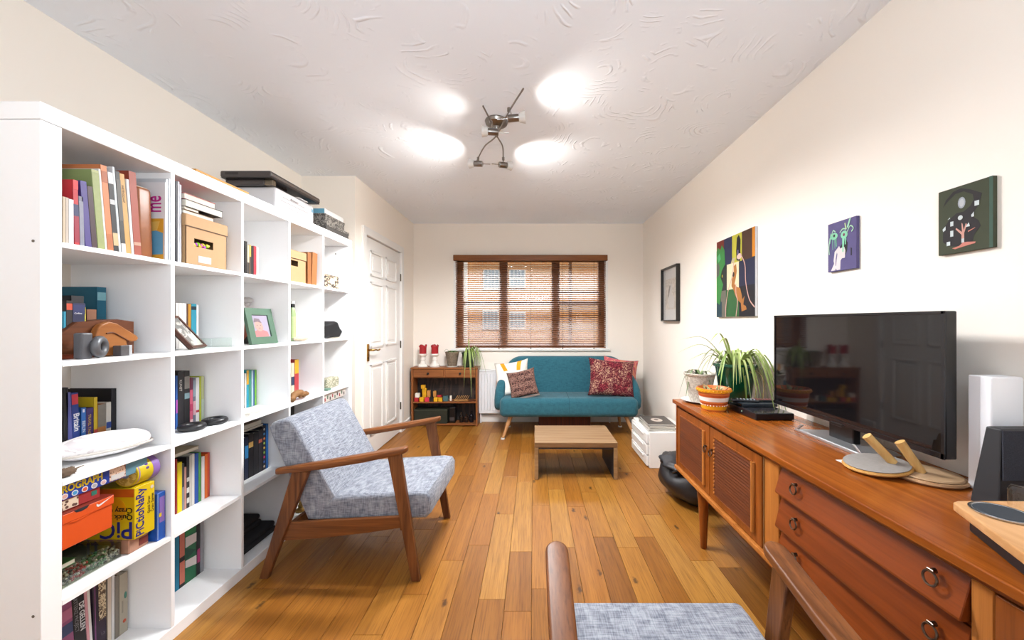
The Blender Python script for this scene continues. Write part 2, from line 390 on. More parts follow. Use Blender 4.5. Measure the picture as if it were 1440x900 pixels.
# the panelled door in the left wall
d = thing('door_2', None, None, (XD, (DY0+DY1)/2, 0)); d['kind'] = 'structure'
B().box(XD-.045, XD-.008, DY0, DY1, .008, DZ, .002, 1).make('door_leaf', trimw, d)
pan = [(3.475, 3.745), (3.845, 4.115)]
for ya, yb in pan:
    for za, zb in ((1.66, 1.87), (1.0, 1.585), (.20, .83)):
        b = B().prism(rrect(ya, yb, za, zb, .004, 1), 'yz', XD-.008, XD-.003)
        b2 = B()
        for (a0, a1, c0, c1_) in ((ya-.012, ya+.012, za-.012, zb+.012), (yb-.012, yb+.012, za-.012, zb+.012)): b2.box(XD-.01, XD+.003, a0, a1, c0, c1_, .004, 2)
        for zz in (za, zb): b2.box(XD-.01, XD+.003, ya-.012, yb+.012, zz-.012, zz+.012, .004, 2)
        pl = B().box(XD-.01, XD-.001, ya+.04, yb-.04, za+.04, zb-.04, .005, 2).make('door_panel', trimw, d)
        b2.make('panel_moulding', trimw, pl)
a = B().box(XD-.02, XD+.016, DY0-.075, DY0-.006, 0, DZ+.075, .005, 2).box(XD-.02, XD+.016, DY1+.006, DY1+.075, 0, DZ+.075, .005, 2).box(XD-.02, XD+.016, DY0-.006, DY1+.006, DZ+.006, DZ+.075, .005, 2)
a.make('door_frame', trimw, d)
B().box(XD-.1, XD-.02, DY0-.01, DY0, 0, DZ).box(XD-.1, XD-.02, DY1, DY1+.01, 0, DZ).box(XD-.1, XD-.06, DY0, DY1, 0, DZ+.01).make('door_stop', trimw, d)
brass = P('#b58a3c', .25, 1, .05)
h = B().prism(rrect(3.395, 3.435, .875, 1.03, .008, 3), 'yz', XD-.008, XD+.002, .002, 1).make('door_handle', brass, d, smooth=True)
B().cyl((XD, 3.415, .975), (XD+.05, 3.415, .975), .009).tube(curve_pts([(XD+.048, 3.41, .975), (XD+.052, 3.45, .977), (XD+.052, 3.50, .968), (XD+.05, 3.545, .975)], 5), .0075).make('lever', brass, h, smooth='all')
B().cyl((XD, 3.415, .905), (XD+.006, 3.415, .905), .007).make('keyhole', P('#3a2c16', .4, 1), h)
for z in (1.72, .98, .30): B().cyl((XD+.002, DY1+.004, z-.04), (XD+.002, DY1+.004, z+.04), .007, seg=8).make('hinge', P('#4b4436', .35, .9), d)

# window in the back wall
wd = thing('window_1', None, None, (-.03, YB+.12, WZ0)); wd['kind'] = 'structure'
wfm = WOOD('#8a5a30', '#6e4422', 2, .45)
fy0, fy1 = YB+.10, YB+.17
f = B().box(WX0, WX0+.075, fy0, fy1, WZ0, WZ1).box(WX1-.075, WX1, fy0, fy1, WZ0, WZ1).box(WX0, WX1, fy0, fy1, WZ0, WZ0+.05).box(WX0, WX1, fy0, fy1, WZ1-.05, WZ1)
f.make('window_frame', wfm, wd)
for x0 in (-.425, .232): B().box(x0, x0+.098, fy0-.005, fy1, WZ0+.05, WZ1-.05, .004, 1).make('mullion', wfm, wd)
for (x0, x1, z) in ((WX0+.075, -.425, 1.468), (-.327, .232, 1.468), (.33, WX1-.075, 1.468), (.33, WX1-.075, 1.60)): B().box(x0, x1, fy0, fy1-.01, z-.022, z+.022, .003, 1).make('transom', wfm, wd)
for (x0, x1) in ((WX0+.07, -.42), (-.33, .235), (.33, WX1-.07)): B().box(x0, x1, fy0+.03, fy0+.034, WZ0+.05, WZ1-.05).make('pane', GLASS(alpha=.05), wd)
B().box(WX0, WX0+.006, YB, fy0, WZ0, WZ1).box(WX1-.006, WX1, YB, fy0, WZ0, WZ1).box(WX0, WX1, YB, fy0, WZ1-.006, WZ1).make('window_reveal', trimw, wd)
B().box(WX0-.045, WX1+.045, YB-.035, fy0, WZ0-.03, WZ0-.002, .006, 2).make('window_sill', trimw, wd)
B().box(WX0-.02, WX0-.006+.012, YB-.006, YB+.0, WZ0, WZ1).box(WX1-.006, WX1+.02, YB-.006, YB, WZ0, WZ1).make('trim_1', trimw, kind='structure')

# venetian blind
bl = thing('venetian_blind', 'brown wooden venetian blind with many thin horizontal slats in front of the window', 'blind', (-.03, YB-.02, WZ1))
slm = WOOD('#7c4a28', '#62381c', 0, .4)
B().box(-.975, .905, YB-.055, YB-.012, 1.975, 2.045, .004, 2).make('valance', WOOD('#8a5428', '#74431d', 0, .35), bl)
n_s = 43; zt, zb_ = 1.962, .945
th = math.radians(27)
dy, dz = .0125*math.cos(th), .0125*math.sin(th); yc = YB-.0185
sl = B().hexa([(-.95, yc-dy, -dz-.0016), (.885, yc-dy, -dz-.0016), (.885, yc+dy, dz-.0016), (-.95, yc+dy, dz-.0016),
               (-.95, yc-dy, -dz+.0016), (.885, yc-dy, -dz+.0016), (.885, yc+dy, dz+.0016), (-.95, yc+dy, dz+.0016)])
s0 = sl.make('slat', slm, None, loc=(0,0,0))
mesh = s0.data; bpy.data.objects.remove(s0)
for i in range(n_s):
    o = bpy.data.objects.new('slat', mesh); o.parent = bl; z = zt+(zb_-zt)*i/(n_s-1)
    o.location = Vector((0,0,z))-Vector(bl.location); COL.objects.link(o)
B().box(-.95, .885, YB-.034, YB-.008, .912, .926, .002, 1).make('bottom_rail', slm, bl)
cordm = P('#3a261a', .8)
for x in (-.79, -.42, -.03, .36, .74):
    B().box(x-.0015, x+.0015, YB-.035, YB-.0335, .912, 1.975).make('ladder_cord', cordm, bl)
    B().cyl((x, YB-.03, .897), (x, YB-.03, .912), .008, .005, 8).make('cord_knob', cordm, bl)
B().cyl((.815, YB-.042, 1.35), (.815, YB-.042, 1.975), .002, seg=6).cyl((.815, YB-.042, 1.31), (.815, YB-.042, 1.35), .007, .004, 8).make('pull_cord', cordm, bl)

# outside: lawn, pavement and the brick house across the road
B().box(-20, 20, YB+.4, 30, -.35, -.3).make('ground', P('#a8a49c', .9, var=.15, sc=3), kind='structure')
brick, nt, p = newmat('brickwork'); v = coords(nt)
bt = N(nt, 'ShaderNodeTexBrick'); mpb = N(nt, 'ShaderNodeMapping'); nt.links.new(v, mpb.inputs[0]); mpb.inputs['Rotation'].default_value = (PI/2, 0, 0)
nt.links.new(mpb.outputs[0], bt.inputs['Vector']); bt.inputs['Scale'].default_value = 1; bt.inputs['Brick Width'].default_value = .225; bt.inputs['Row Height'].default_value = .075; bt.inputs['Mortar Size'].default_value = .006
bt.inputs['Color1'].default_value = lin('#d89c62'); bt.inputs['Color2'].default_value = lin('#c8844c'); bt.inputs['Mortar'].default_value = lin('#d0c0a8')
nt.links.new(bt.outputs[0], p.inputs['Base Color']); p.inputs['Roughness'].default_value = .9
hs = thing('brick_house', 'orange brick house with white windows seen through the blind across the road', 'building', (0, 16, -.3))
B().box(-8, 1.6, 16, 20, -.3, 5.6).make('front_wall', brick, hs)
B().box(1.6, 9, 15.85, 20, -.3, 5.2).make('side_wing', brick, hs)
roofm = P('#7a4a36', .9, var=.2, sc=8)
B().prism([(-8.4, 5.6), (2, 5.6), (.4, 8), (-7, 8)], 'xz', 15.7, 20).make('roof', roofm, hs)
wpm = P('#f3f3f0', .5); gp = P('#8fa2b0', .15, var=.2, sc=2)
for (cx, z0, z1, yy) in ((-.66, 2.66, 3.43, 16), (-.66, .96, 1.67, 16), (-1.78, .92, 1.75, 16), (-1.75, 2.6, 3.43, 16), (-4.2, 2.6, 3.43, 16), (-4.2, .92, 1.75, 16), (4.2, .2, 1.3, 15.85), (4.8, 2.4, 3.2, 15.85)):
    wf = B().box(cx-.34, cx+.34, yy-.05, yy+.02, z0, z1).make('window', wpm, hs)
    for a0, a1 in ((-.29, -.16), (-.13, -.01), (.01, .13), (.16, .29)):
        for q in (0, 1):
            zz = z0+.05+q*(z1-z0-.06)/2
            B().box(cx+a0, cx+a1, yy-.06, yy-.045, zz, zz+(z1-z0)/2-.07).make('pane', gp, wf)
B().box(-2.95, -2.75, 15.8, 16, -.3, 5.6).make('drainpipe', wpm, hs)

# ------------------------------------------------------------------ bookcase
BX0, BX1 = -1.78, -1.39
lam = P('#f5f5f5', .38, var=.008)
bk = thing('bookcase', 'tall white cube bookcase of five by five compartments along the left wall', 'bookcase', (-1.585, 2.0, 0))
B().box(BX0, BX1, 1.077, 1.127, 0, 1.798, .0015, 1).make('side_panel', lam, bk)
B().box(BX0, BX1, 2.879, 2.929, 0, 1.798, .0015, 1).make('side_panel', lam, bk)
B().box(BX0, BX1, 1.077, 2.929, 1.7998, 1.85, .002, 1).make('top_panel', lam, bk)
B().box(BX0, BX1, 1.127, 2.879, 0, .05, .0015, 1).make('bottom_panel', lam, bk)
CY = [1.129+.3531*i for i in range(5)]
for i in range(1, 5): B().box(BX0+.003, BX1-.001, CY[i]-.0157, CY[i], .05, 1.7998, .001, 1).make('divider', lam, bk)
RZ = [1.4624, 1.1093, .7562, .4031, .05]
for z in RZ[:4]:
    for i in range(5):
        B().box(BX0+.004, BX1-.002, CY[i]+.0003, CY[i]+.3371, z-.0157, z, .0008, 1).make('shelf', lam, bk)
sd = P('#6b6258', .4, .6)
for z in (1.455, .396): B().cyl((BX1-.02, 1.0768, z), (BX1-.02, 1.0758, z), .004, seg=10).make('screw', sd, bk)
B().cyl((BX1-.1, 2.8788, 1.74), (BX1-.1, 2.877, 1.74), .005, seg=10).make('screw', sd, bk)

# ------------------------------------------------------------------ armchairs (built once, copied)
wal = WOOD('#8a5228', '#643818', 0, .45, coat=.1, streak=.7)
walv = WOOD('#8e5830', '#4c2812', 2, .45, coat=.1, streak=.7)
gfab = FABRIC('#5e6370', '#a4a8b1', 400, mel=.55)
def armchair(loc, rotz, label):
    t = thing('armchair', label, 'armchair', loc, (0,0,rotz), 'grey armchairs with walnut frames')
    for s in (-1, 1):
        y = s*.29
        b = B().prism([(0-.012, 0), (.028, 0), (.228, .515), (.148, .515)], 'xz', y-.014, y+.014, .004, 2)
        b.make('leg', walv, t, world=False)
        b = B().prism([(.722, 0), (.762, 0), (.668, .606), (.606, .596)], 'xz', y-.014, y+.014, .004, 2)
        b.make('leg', walv, t, world=False)
        # armrest: shaped paddle that rises to the front, with rounded ends
        pts = []
        for i in range(9): a = PI/2+PI*i/8; pts.append((.085+.022*math.cos(a), .022*math.sin(a)))
        pts += [(.30, -.026), (.5, -.030)]
        for i in range(9): a = -PI/2+PI*i/8; pts.append((.672+.030*math.cos(a), .030*math.sin(a)))
        pts += [(.5, .030), (.30, .026)]
        def sh(c):
            u = (c.x-.065)/.635
            return (c.x, c.y+y, c.z+.512+.110*u-.012*math.sin(PI*u))
        B().prism(pts, 'xy', -.013, .013, .007, 3, sh).make('armrest', wal, t, world=False, smooth=True)
        B().prism([(.075, .175), (.115, .262), (.695, .300), (.708, .252), (.50, .218), (.25, .188)], 'xz', y-s*.012-.011, y-s*.012+.011, .003, 2).make('side_rail', wal, t, world=False)
    B().box(.655, .68, -.27, .27, .222, .272, .003).make('cross_rail', wal, t, world=False)
    B().box(.10, .125, -.27, .27, .185, .245, .003).make('cross_rail', wal, t, world=False)
    b = B()
    for i in range(7):
        x = .18+i*.07; b.box(x, x+.035, -.262, .262, .240+.004*i, .250+.004*i, .001, 1)
    b.make('seat_support', P('#2b2b2c', .8), t, world=False)
    hw = .262
    sp = [(.235, .258), (.775, .275), (.800, .300), (.802, .375), (.785, .402), (.74, .406), (.5, .392), (.31, .376), (.27, .34)]
    B().prism(sp, 'xz', -hw, hw, .022, 4).make('seat', gfab, t, world=False, smooth=True)
    bp = [(.195, .262), (.262, .258), (.330, .375), (.135, .725), (.118, .748), (.085, .755), (.02, .735), (.002, .712), (.006, .69)]
    B().prism(bp, 'xz', -hw, hw, .018, 4).make('backrest', gfab, t, world=False, smooth=True)
    B().box(.0, .02, -.2, .2, 0, .42, .003, 1, Matrix.Translation((.155, 0, .25)) @ Matrix.Rotation(-.40, 4, 'Y')).make('back_frame', wal, t, world=False)
    return t
def dup(o, loc, rotz, label):
    r = o.copy(); COL.objects.link(r); r.location = loc; r.rotation_euler = (0,0,rotz); r['label'] = label
    for ch in list(o.children):
        c = ch.copy(); COL.objects.link(c); c.parent = r
    return r
ch1 = armchair((-1.29, 2.125, 0), math.radians(-1.5), 'grey fabric armchair with walnut frame in front of the white bookcase, seen from its side')
dup(ch1, (.352, .335, 0), PI/2, 'nearest grey armchair, cut off by the bottom edge, beside the teak sideboard')

# ------------------------------------------------------------------ sofa
teal = FABRIC('#1d4e5c', '#2f6c7a', 420, mel=.0)
so = thing('sofa', 'teal two-seat sofa with rounded back and splayed beige legs under the window', 'sofa', (.375, 4.3, 0))
B().box(-.355, 1.105, 3.985, 4.50, .225, .425, .055, 5).make('seat', teal, so, smooth='all')
bp = rrect(-.335, 1.085, .30, .825, [.05, .05, .20, .20], 8)
B().prism(bp, 'xz', 4.42, 4.56, .045, 5, shear=lambda c: (c.x, c.y+(c.z-.42)*.16-.03, c.z)).make('backrest', teal, so, smooth='all')
for s, x0 in ((-1, -.425), (1, 1.065)):
    ap = [(4.57, .27), (4.16, .27), (4.125, .30), (4.11, .38), (4.13, .50), (4.19, .585), (4.29, .64), (4.42, .68), (4.57, .71)]
    B().prism(ap, 'yz', x0, x0+.11, .045, 5, shear=lambda c: (c.x+(-s)*max(0, c.z-.45)*.25, c.y, c.z)).make('armrest', teal, so, smooth='all')
legm = WOOD('#c89464', '#a87444', 2, .4)
for (x, y, dx, dy) in ((-.235, 4.10, -.085, -.10), (.985, 4.10, .085, -.10), (-.235, 4.44, -.05, .03), (.985, 4.44, .03, .03)):
    lg = B().cyl((x+dx, y+dy, .012), (x, y, .235), .013, .024, 14).make('leg', legm, so, smooth=True)
    B().cyl((x+dx, y+dy, 0), (x+dx, y+dy, .013), .022, seg=14).make('foot_cup', P('#e8e6e2', .3), lg)
B().tube([(.375, 3.982+.0, .27), (.375, 3.983, .38), (.375, 4.0, .418), (.375, 4.04, .4265), (.375, 4.40, .4265)], .0018, 6).make('seam', P('#1c4450', .9), so)

# cushions
def cushion(name, label, cat, size, thick, M, m, extra=None, n=18, group=None, pinch=.10, back=None):
    b = bmesh.new(); g = {}
    for sgn in (1, -1):
        for i in range(n+1):
            for j in range(n+1):
                u = -1+2*i/n; v = -1+2*j/n
                edge = i in (0, n) or j in (0, n)
                if edge and sgn == -1: g[sgn, i, j] = g[1, i, j]; continue
                pu = u*(1-pinch*(1-abs(v)**2.2)*abs(u)**3); pv = v*(1-pinch*(1-abs(u)**2.2)*abs(v)**3)
                h = ((1-u**4)*(1-v**4))**.55*thick/2
                h *= 1+.10*math.sin(3*u+2*v)
                g[sgn, i, j] = b.verts.new((pu*size[0]/2, pv*size[1]/2, sgn*h))
        for i in range(n):
            for j in range(n):
                q = [g[sgn, i, j], g[sgn, i+1, j], g[sgn, i+1, j+1], g[sgn, i, j+1]]
                b.faces.new(q if sgn == 1 else q[::-1])
    t = thing(name, label, cat, M.translation, M.to_euler('XYZ')); MW[t.name] = Matrix.Translation(M.translation) @ M.to_3x3().to_4x4()
    bb = B(); bb.bm = b; o = bb.make('cover', m, t, world=False, smooth='all')
    if extra: extra(t, size, thick)
    return t
def surfz(u, v, thick): return ((1-u**4)*(1-v**4))**.55*thick/2*(1+.10*math.sin(3*u+2*v))
def stripe_on(t, size, thick, m, poly, name='stripe'):
    """printed shape that follows the cushion's bulge: quad poly in -1..1"""
    b = bmesh.new(); n = 8; P0, P1, P2, P3 = [Vector(q) for q in poly]; gr = {}
    for i in range(n+1):
        for j in range(n+1):
            a, c = i/n, j/n; q = (P0*(1-a)+P1*a)*(1-c)+(P3*(1-a)+P2*a)*c; u, v = q
            pu = u*(1-.10*(1-abs(v)**2.2)*abs(u)**3); pv = v*(1-.10*(1-abs(u)**2.2)*abs(v)**3)
            gr[i, j] = b.verts.new((pu*size[0]/2, pv*size[1]/2, surfz(u, v, thick)+.0015))
    for i in range(n):
        for j in range(n): b.faces.new((gr[i, j], gr[i+1, j], gr[i+1, j+1], gr[i, j+1]))
    bb = B(); bb.bm = b; bb.make(name, m, t, world=False, smooth='all')
def CM(loc, roll, tilt, yaw):      # cushion frame: normal towards the room (-Y), leaning back
    return Matrix.Translation(loc) @ Matrix.Rotation(yaw, 4, 'Z') @ Matrix.Rotation(PI/2-tilt, 4, 'X') @ Matrix.Rotation(roll, 4, 'Z')
wc = P('#e9e5dd', .95, var=.04, sc=30)
def white_extra(t, s, th):
    og = P('#e59a16', .9); br = P('#8f8478', .9)
    stripe_on(t, s, th, og, [(-.62, .97), (-.38, .97), (-.10, .40), (-.34, .40)])
    stripe_on(t, s, th, og, [(.42, .97), (.68, .97), (.62, .35), (.40, .35)])
    stripe_on(t, s, th, P('#d8d0c4', .95), [(.74, .97), (.97, .97), (.97, -.97), (.80, -.97)])
    stripe_on(t, s, th, og, [(-.99, .05), (-.93, .05), (-.90, -.6), (-.97, -.6)])
cushion('cushion', 'white cushion with orange stripes leaning in the left corner of the teal sofa', 'cushion', (.40, .40), .13, CM((-.235, 4.235, .60), .18, .30, -.28), wc, white_extra)
brn = PATTERN('#2e1210', '#8d6a5e', 'noise', 70, .46, rough=.95, stretch=(1, 1.6, 1))
def fringe(t, s, th):
    b = B()
    for i in range(34):
        x = -s[0]/2*.97+s[0]*.97*i/33; b.box(x-.002, x+.002, -s[1]/2-.016, -s[1]/2+.004, -.002, .002)
    b.make('fringe', P('#a58f82', .95), t, world=False, kind='stuff')
    for q in (.62, .08, -.46):
        stripe_on(t, s, th, PATTERN('#7a564c', '#2a0f10', 'noise', 55, .5, rough=.95), [(-.9, q-.11), (.9, q-.11), (.9, q+.11), (-.9, q+.11)], 'woven_band')
cushion('cushion', 'small brown woven cushion with dark rows leaning on the white one', 'cushion', (.31, .30), .09, CM((-.115, 4.105, .57), .24, .42, -.10), brn, fringe)
pk = PATTERN('#c65a68', '#d98a72', 'noise', 12, .5, rough=.9)
cushion('cushion', 'pink and peach cushion mostly hidden behind the maroon one', 'cushion', (.42, .42), .12, CM((.985, 4.34, .610), -.16, .22, .16), pk)
mar = PATTERN('#5c0f26', '#c9a487', 'noise', 75, .56, '#d05a8a', rough=.95)
cushion('cushion', 'large maroon patterned cushion at the right end of the teal sofa', 'cushion', (.52, .42), .15, CM((.855, 4.175, .615), -.10, .33, .10), mar)

# crate under the sofa
c = thing('wooden_crate', 'dark red-brown wooden crate pushed under the teal sofa', 'crate', (.35, 4.35, 0))
rdw = WOOD('#6e3420', '#4c2214', 2, .6)
B().box(.06, .64, 4.27, 4.285, .01, .20, .002, 1).box(.06, .64, 4.43, 4.445, .01, .20, .002, 1).box(.06, .075, 4.285, 4.43, .01, .20).box(.625, .64, 4.285, 4.43, .01, .20).box(.075, .625, 4.285, 4.43, .01, .02).make('crate_body', rdw, c)
b = B()
for i in range(19): b.box(.07+i*.03, .074+i*.03, 4.266, 4.27, .01, .20)
b.make('rib', P('#3c1a10', .7), c)
for x in (.1, .58): B().box(x, x+.03, 4.3, 4.42, 0, .01).make('foot', rdw, c)

# ------------------------------------------------------------------ coffee table
ct = thing('coffee_table', 'low plywood coffee table with solid side panels in front of the teal sofa', 'table', (.33, 3.2, 0))
plyt = WOOD('#a58562', '#84623e', 0, .55, streak=.5); plye = WOOD('#b08c62', '#8e6a42', 0, .55)
B().box(.010, .655, 2.966, 3.46, .250, .29, .003, 1).make('tabletop', plyt, ct)
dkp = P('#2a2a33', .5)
for x in (.010, .625):
    sp = B().box(x, x+.03, 2.966, 3.46, .001, .2495, .002, 1).make('side_panel', plye, ct)
    xi = x+.0305 if x < .3 else x-.0015
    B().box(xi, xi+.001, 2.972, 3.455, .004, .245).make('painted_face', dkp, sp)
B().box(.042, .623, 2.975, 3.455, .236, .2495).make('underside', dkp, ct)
b = B()
for k in range(5): b.box(.012, .653, 2.9648, 2.966, .2545+.0072*k, .2565+.0072*k)
b.make('ply_edge', P('#7c5630', .7), ct)

# ------------------------------------------------------------------ magazine drawers beside the sofa
u = thing('drawer_unit', 'low white plastic drawer unit by the right wall next to the sofa', 'drawers', (1.15, 3.45, 0))
wp = P('#f0eeea', .4, var=.01)
B().box(.975, 1.325, 3.2, 3.72, 0, .30, .004, 2).make('body', wp, u)
for z in (.015, .108, .201):
    dr = B().box(.952, .975, 3.215, 3.705, z, z+.084, .006, 2).make('drawer', wp, u)
    B().box(.940, .953, 3.30, 3.62, z+.058, z+.074, .004, 2).make('handle', wp, dr)
mgc = ['#d9d6cf', '#4a4744', '#c9c4ba', '#2e2b29', '#b8b0a4']
for i, (lab, c0) in enumerate((('bottom magazine of the stack on the white drawer unit, pale cover', '#c9c6c0'), ('second magazine from the bottom on the white drawer unit, dark cover', '#3a3836'), ('middle magazine of the stack on the white drawer unit, cream cover', '#cdc5b6'), ('second magazine from the top on the white drawer unit, grey cover', '#77726c'), ('top magazine on the white drawer unit with dark cover and pale round picture', '#37312e'))):
    z = .3005+i*.0122
    t = thing('magazine', lab, 'magazine', (1.09, 3.38, z), (0, 0, (-.05, .04, 0, .08, -.03)[i]), 'magazines stacked on the drawer unit')
    B().box(-.11, .11, -.145, .145, .001, .0105).make('pages', P('#e8e4dc', .8), t, world=False)
    cv = B().box(-.112, .112, -.147, .147, 0, .001).box(-.112, .112, -.147, .147, .0105, .0118).box(.1105, .112, -.147, .147, 0, .0118).make('cover', P(c0, .35), t, world=False)
    if i == 4:
        b = B(); patch(b, Matrix.Translation((0, 0, .0118)), ell(.0, 0, .05, .06)); b.make('cover_picture', P('#cbbfb4', .4), cv, world=False)
        b = B(); patch(b, Matrix.Translation((0, 0, .0123)), ell(.0, 0.01, .02, .025)); b.make('cover_picture', P('#5a4a42', .4), cv, world=False)

# ------------------------------------------------------------------ black pouf
pf = thing('floor_bag', 'slumped black leather bag on the floor behind the far leg of the sideboard', 'bag', (1.1, 2.68, 0))
b = B().ball((1.10, 2.68, .135), .20, .26, .150, warp=.18, wf=1.8, seed=4, u=40, v=24)
for vv in b.bm.verts: vv.co.z = max(vv.co.z, .001+.01*max(0, .02-vv.co.z))
b.make('body', P('#1e1c1f', .42, var=.25, bmp=.5, sc=14), pf, smooth='all')
b = B().tube(curve_pts([(.93, 2.55, .22), (.98, 2.50, .262), (1.07, 2.47, .262), (1.15, 2.50, .235)], 8), .010, 8)
b.make('piping', P('#141315', .5), pf, smooth='all')
b = B().ball((1.06, 2.70, .245), .15, .19, .045, warp=.4, wf=2.4, seed=9, u=30, v=16); b.make('flap', P('#232125', .45, var=.2, bmp=.4, sc=18), pf, smooth='all')

# ------------------------------------------------------------------ sideboard
sbm = WOOD('#98501c', '#763a10', 1, .30, coat=.35, streak=.35)
sbv = WOOD('#9c5420', '#7a3e10', 2, .32, coat=.3, streak=.35)
sbd = WOOD('#8a4014', '#70300c', 1, .32, coat=.3, streak=.3)
sbl = WOOD('#c47c3a', '#a8642a', 2, .35, coat=.2, streak=.3)
s_ = thing('sideboard', 'long teak sideboard with louvred doors and ring-handled drawers along the right wall', 'sideboard', (1.1, 1.3, 0))
topm = WOOD('#aa5e20', '#823f10', 1, .22, coat=.45, streak=.35)
B().box(.862, 1.340, .20, 2.370, .727, .75, .003, 2).make('worktop', topm, s_)
B().box(.900, 1.335, .225, 2.350, .352, .727, .001, 1).make('carcass', sbm, s_)
B().box(.868, 1.335, .222, 2.353, .332, .352, .003, 2).make('base_rail', sbl, s_)
B().box(.877, .900, 2.3325, 2.350, .353, .727, .002, 1).make('side_post', sbm, s_)
B().box(.883, .900, .235, 2.345, .709, .727, .002, 1).make('top_rail', sbm, s_)
ribm = WOOD('#6e3616', '#532610', 1, .4, streak=.3)
rg = P('#6d5f54', .28, 1, .1)
def ringpull(parent, x, y, z):
    h = B().cyl((x, y, z+.012), (x-.010, y, z+.012), .006, .005, 10).box(x-.0125, x-.009, y-.008, y+.008, z+.008, z+.016, .001, 1)
    h.torus((x-.012, y, z-.004), .015, .0026, rotmat((0, PI/2+.12, 0)), 20, 8)
    h.make('ring_handle', rg, parent, smooth=True)
def louvre_door(y0, y1, pull_y):
    d = B().box(.880, .900, y0+.0015, y1-.0015, .355, .707, .0015, 1).make('door', sbv, s_)
    pa, pb = y0+.06, y1-.055
    for i in range(20):                                   # horizontal louvre ribs in the door panel
        z = .395+i*.0134
        B().prism([(.8795, z), (.8795, z+.0125), (.8765, z+.0115), (.8725, z+.0015), (.8735, z)], 'xz', pa, pb).make('rib', ribm, d)
    B().cyl((.876, pa-.006, .390), (.876, pa-.006, .668), .009, seg=14).make('moulding', sbl, d, smooth=True)
    B().box(.874, .880, pa, pb, .664, .670, .001, 1).box(.874, .880, pa, pb, .386, .393, .001, 1).box(.874, .880, pb, pb+.005, .386, .670, .001, 1).make('panel_edge', sbv, d)
    ringpull(d, .880, pull_y, .585 if pull_y else .58)
# beads as carved scallops along the far edge of the panel
louvre_door(1.909, 2.332, 1.94)
louvre_door(1.470, 1.906, 1.877)
b = B()
for i in range(15): b.cyl((.879, 1.848, .40+i*.018), (.871, 1.848, .40+i*.018), .008, .005, 10)
b.make('scalloped_edge', sbl, s_)
B().box(.884, .900, 1.376, 1.466, .353, .709, .002, 1).make('stile', sbl, s_)
B().box(.881, .8845, 1.460, 1.4645, .353, .709).make('brass_strip', P('#a08a68', .3, .8), s_)
B().box(.884, .900, .733, .772, .353, .709, .002, 1).make('stile', sbl, s_)
for i, (za, zb) in enumerate(((.614, .706), (.492, .602), (.372, .480))):
    d = B().prism([(.899, za), (.868, za+.002), (.867, za+.008), (.892, zb), (.899, zb)], 'xz', .776, 1.372, .0015, 1).make('drawer', sbd, s_)
    for y in (.833, 1.272): ringpull(d, .8765, y, (.672, .556, .440)[i])
louvre_door(.262, .730, .70)
B().box(.877, .900, .225, .260, .353, .709, .002, 1).make('side_post', sbm, s_)
for (x, y) in ((.925, 2.075), (.925, .45), (1.28, 2.075), (1.28, .45)):
    B().lathe([(.0, 0), (.015, 0), (.017, .006), (.021, .10), (.027, .24), (.034, .305), (.046, .332), (0, .332)], (x, y, 0), 20).make('leg', sbv, s_, smooth=True)
B().box(.90, .93, .45, 2.075, .292, .332, .004, 1).make('apron', sbv, s_)

# ------------------------------------------------------------------ television
tvc = Vector((1.143, 1.42, 0)); ang = math.atan2(1.174-1.113, 1.763-1.074)
T = thing('television', 'large flat black television with silver foot on the teak sideboard', 'television', (1.20, 1.505, .75), (0, 0, 0))
W, Z0, Z1 = .393, .074, .509
bb = P('#0b0b0d', .3)
B().box(.0, .035, -W, W, Z0, Z1, .004, 2).box(.03, .055, -W+.08, W-.08, Z0+.03, Z1-.14, .01, 2).make('housing', bb, T, world=False)
scm, nt, p = newmat('tv_screen'); p.inputs['Base Color'].default_value = (.006, .005, .006, 1); p.inputs['Roughness'].default_value = .045; p.inputs['Specular IOR Level'].default_value = .55
B().box(-.0012, .0005, -W+.010, W-.010, Z0+.018, Z1-.010).make('screen', scm, T, world=False)
B().box(-.004, .0, -W, W, Z0, Z0+.017, .001, 1).box(-.004, 0, -W, W, Z1-.009, Z1, .001, 1).box(-.004, 0, -W, -W+.009, Z0, Z1).box(-.004, 0, W-.009, W, Z0, Z1).make('bezel', P('#141317', .22), T, world=False)
sil = P('#c4c6c9', .38, .85, .05)
B().prism([(-.185, .0), (.185, .0), (.140, .036), (.125, .036), (.160, .010), (-.160, .010), (-.125, .036), (-.140, .036)], 'yz', -.050, -.042, .001, 1).make('foot_front', sil, T, world=False)
B().hexa([(-.05, -.185, .0005), (.11, -.15, .0005), (.11, .15, .0005), (-.05, .185, .0005), (-.045, -.16, .012), (.10, -.13, .012), (.10, .13, .012), (-.045, .16, .012)], .002).make('foot', sil, T, world=False)
B().box(.01, .04, -.06, .06, .01, Z0+.03, .005, 2).make('neck', bb, T, world=False)
B().box(-.008, -.003, -.03, .03, Z0-.006, Z0+.006, .002, 1).make('sensor_bar', bb, T, world=False)

# set-top boxes and remotes
st = thing('set_top_box', 'flat black box on the sideboard at the far end of the television', 'media box', (1.17, 1.975, .75))
B().box(1.075, 1.262, 1.845, 2.10, .752, .784, .004, 2).make('body', P('#17181d', .3), st)
B().box(1.082, 1.255, 1.85, 1.975, .784, .7848).make('glossy_top', P('#26262a', .12), st)
for (x, y) in ((1.09, 1.86), (1.25, 1.86), (1.09, 2.08), (1.25, 2.08)): B().cyl((x, y, .75), (x, y, .7525), .008).make('foot', bb, st)
B().cyl((1.0745, 1.97, .768), (1.0753, 1.97, .768), .003, seg=8).make('status_light', EMIT('#30c060', .5), st)
s2 = thing('media_player', 'small grey-blue media box lying on top of the flat black box', 'media box', (1.18, 2.04, .7845))
B().box(1.088, 1.272, 1.985, 2.092, .7846, .802, .004, 2).make('body', P('#2c333a', .35), s2)
B().box(1.084, 1.088, 1.995, 2.085, .788, .799).make('front_panel', P('#0d0f12', .2), s2)
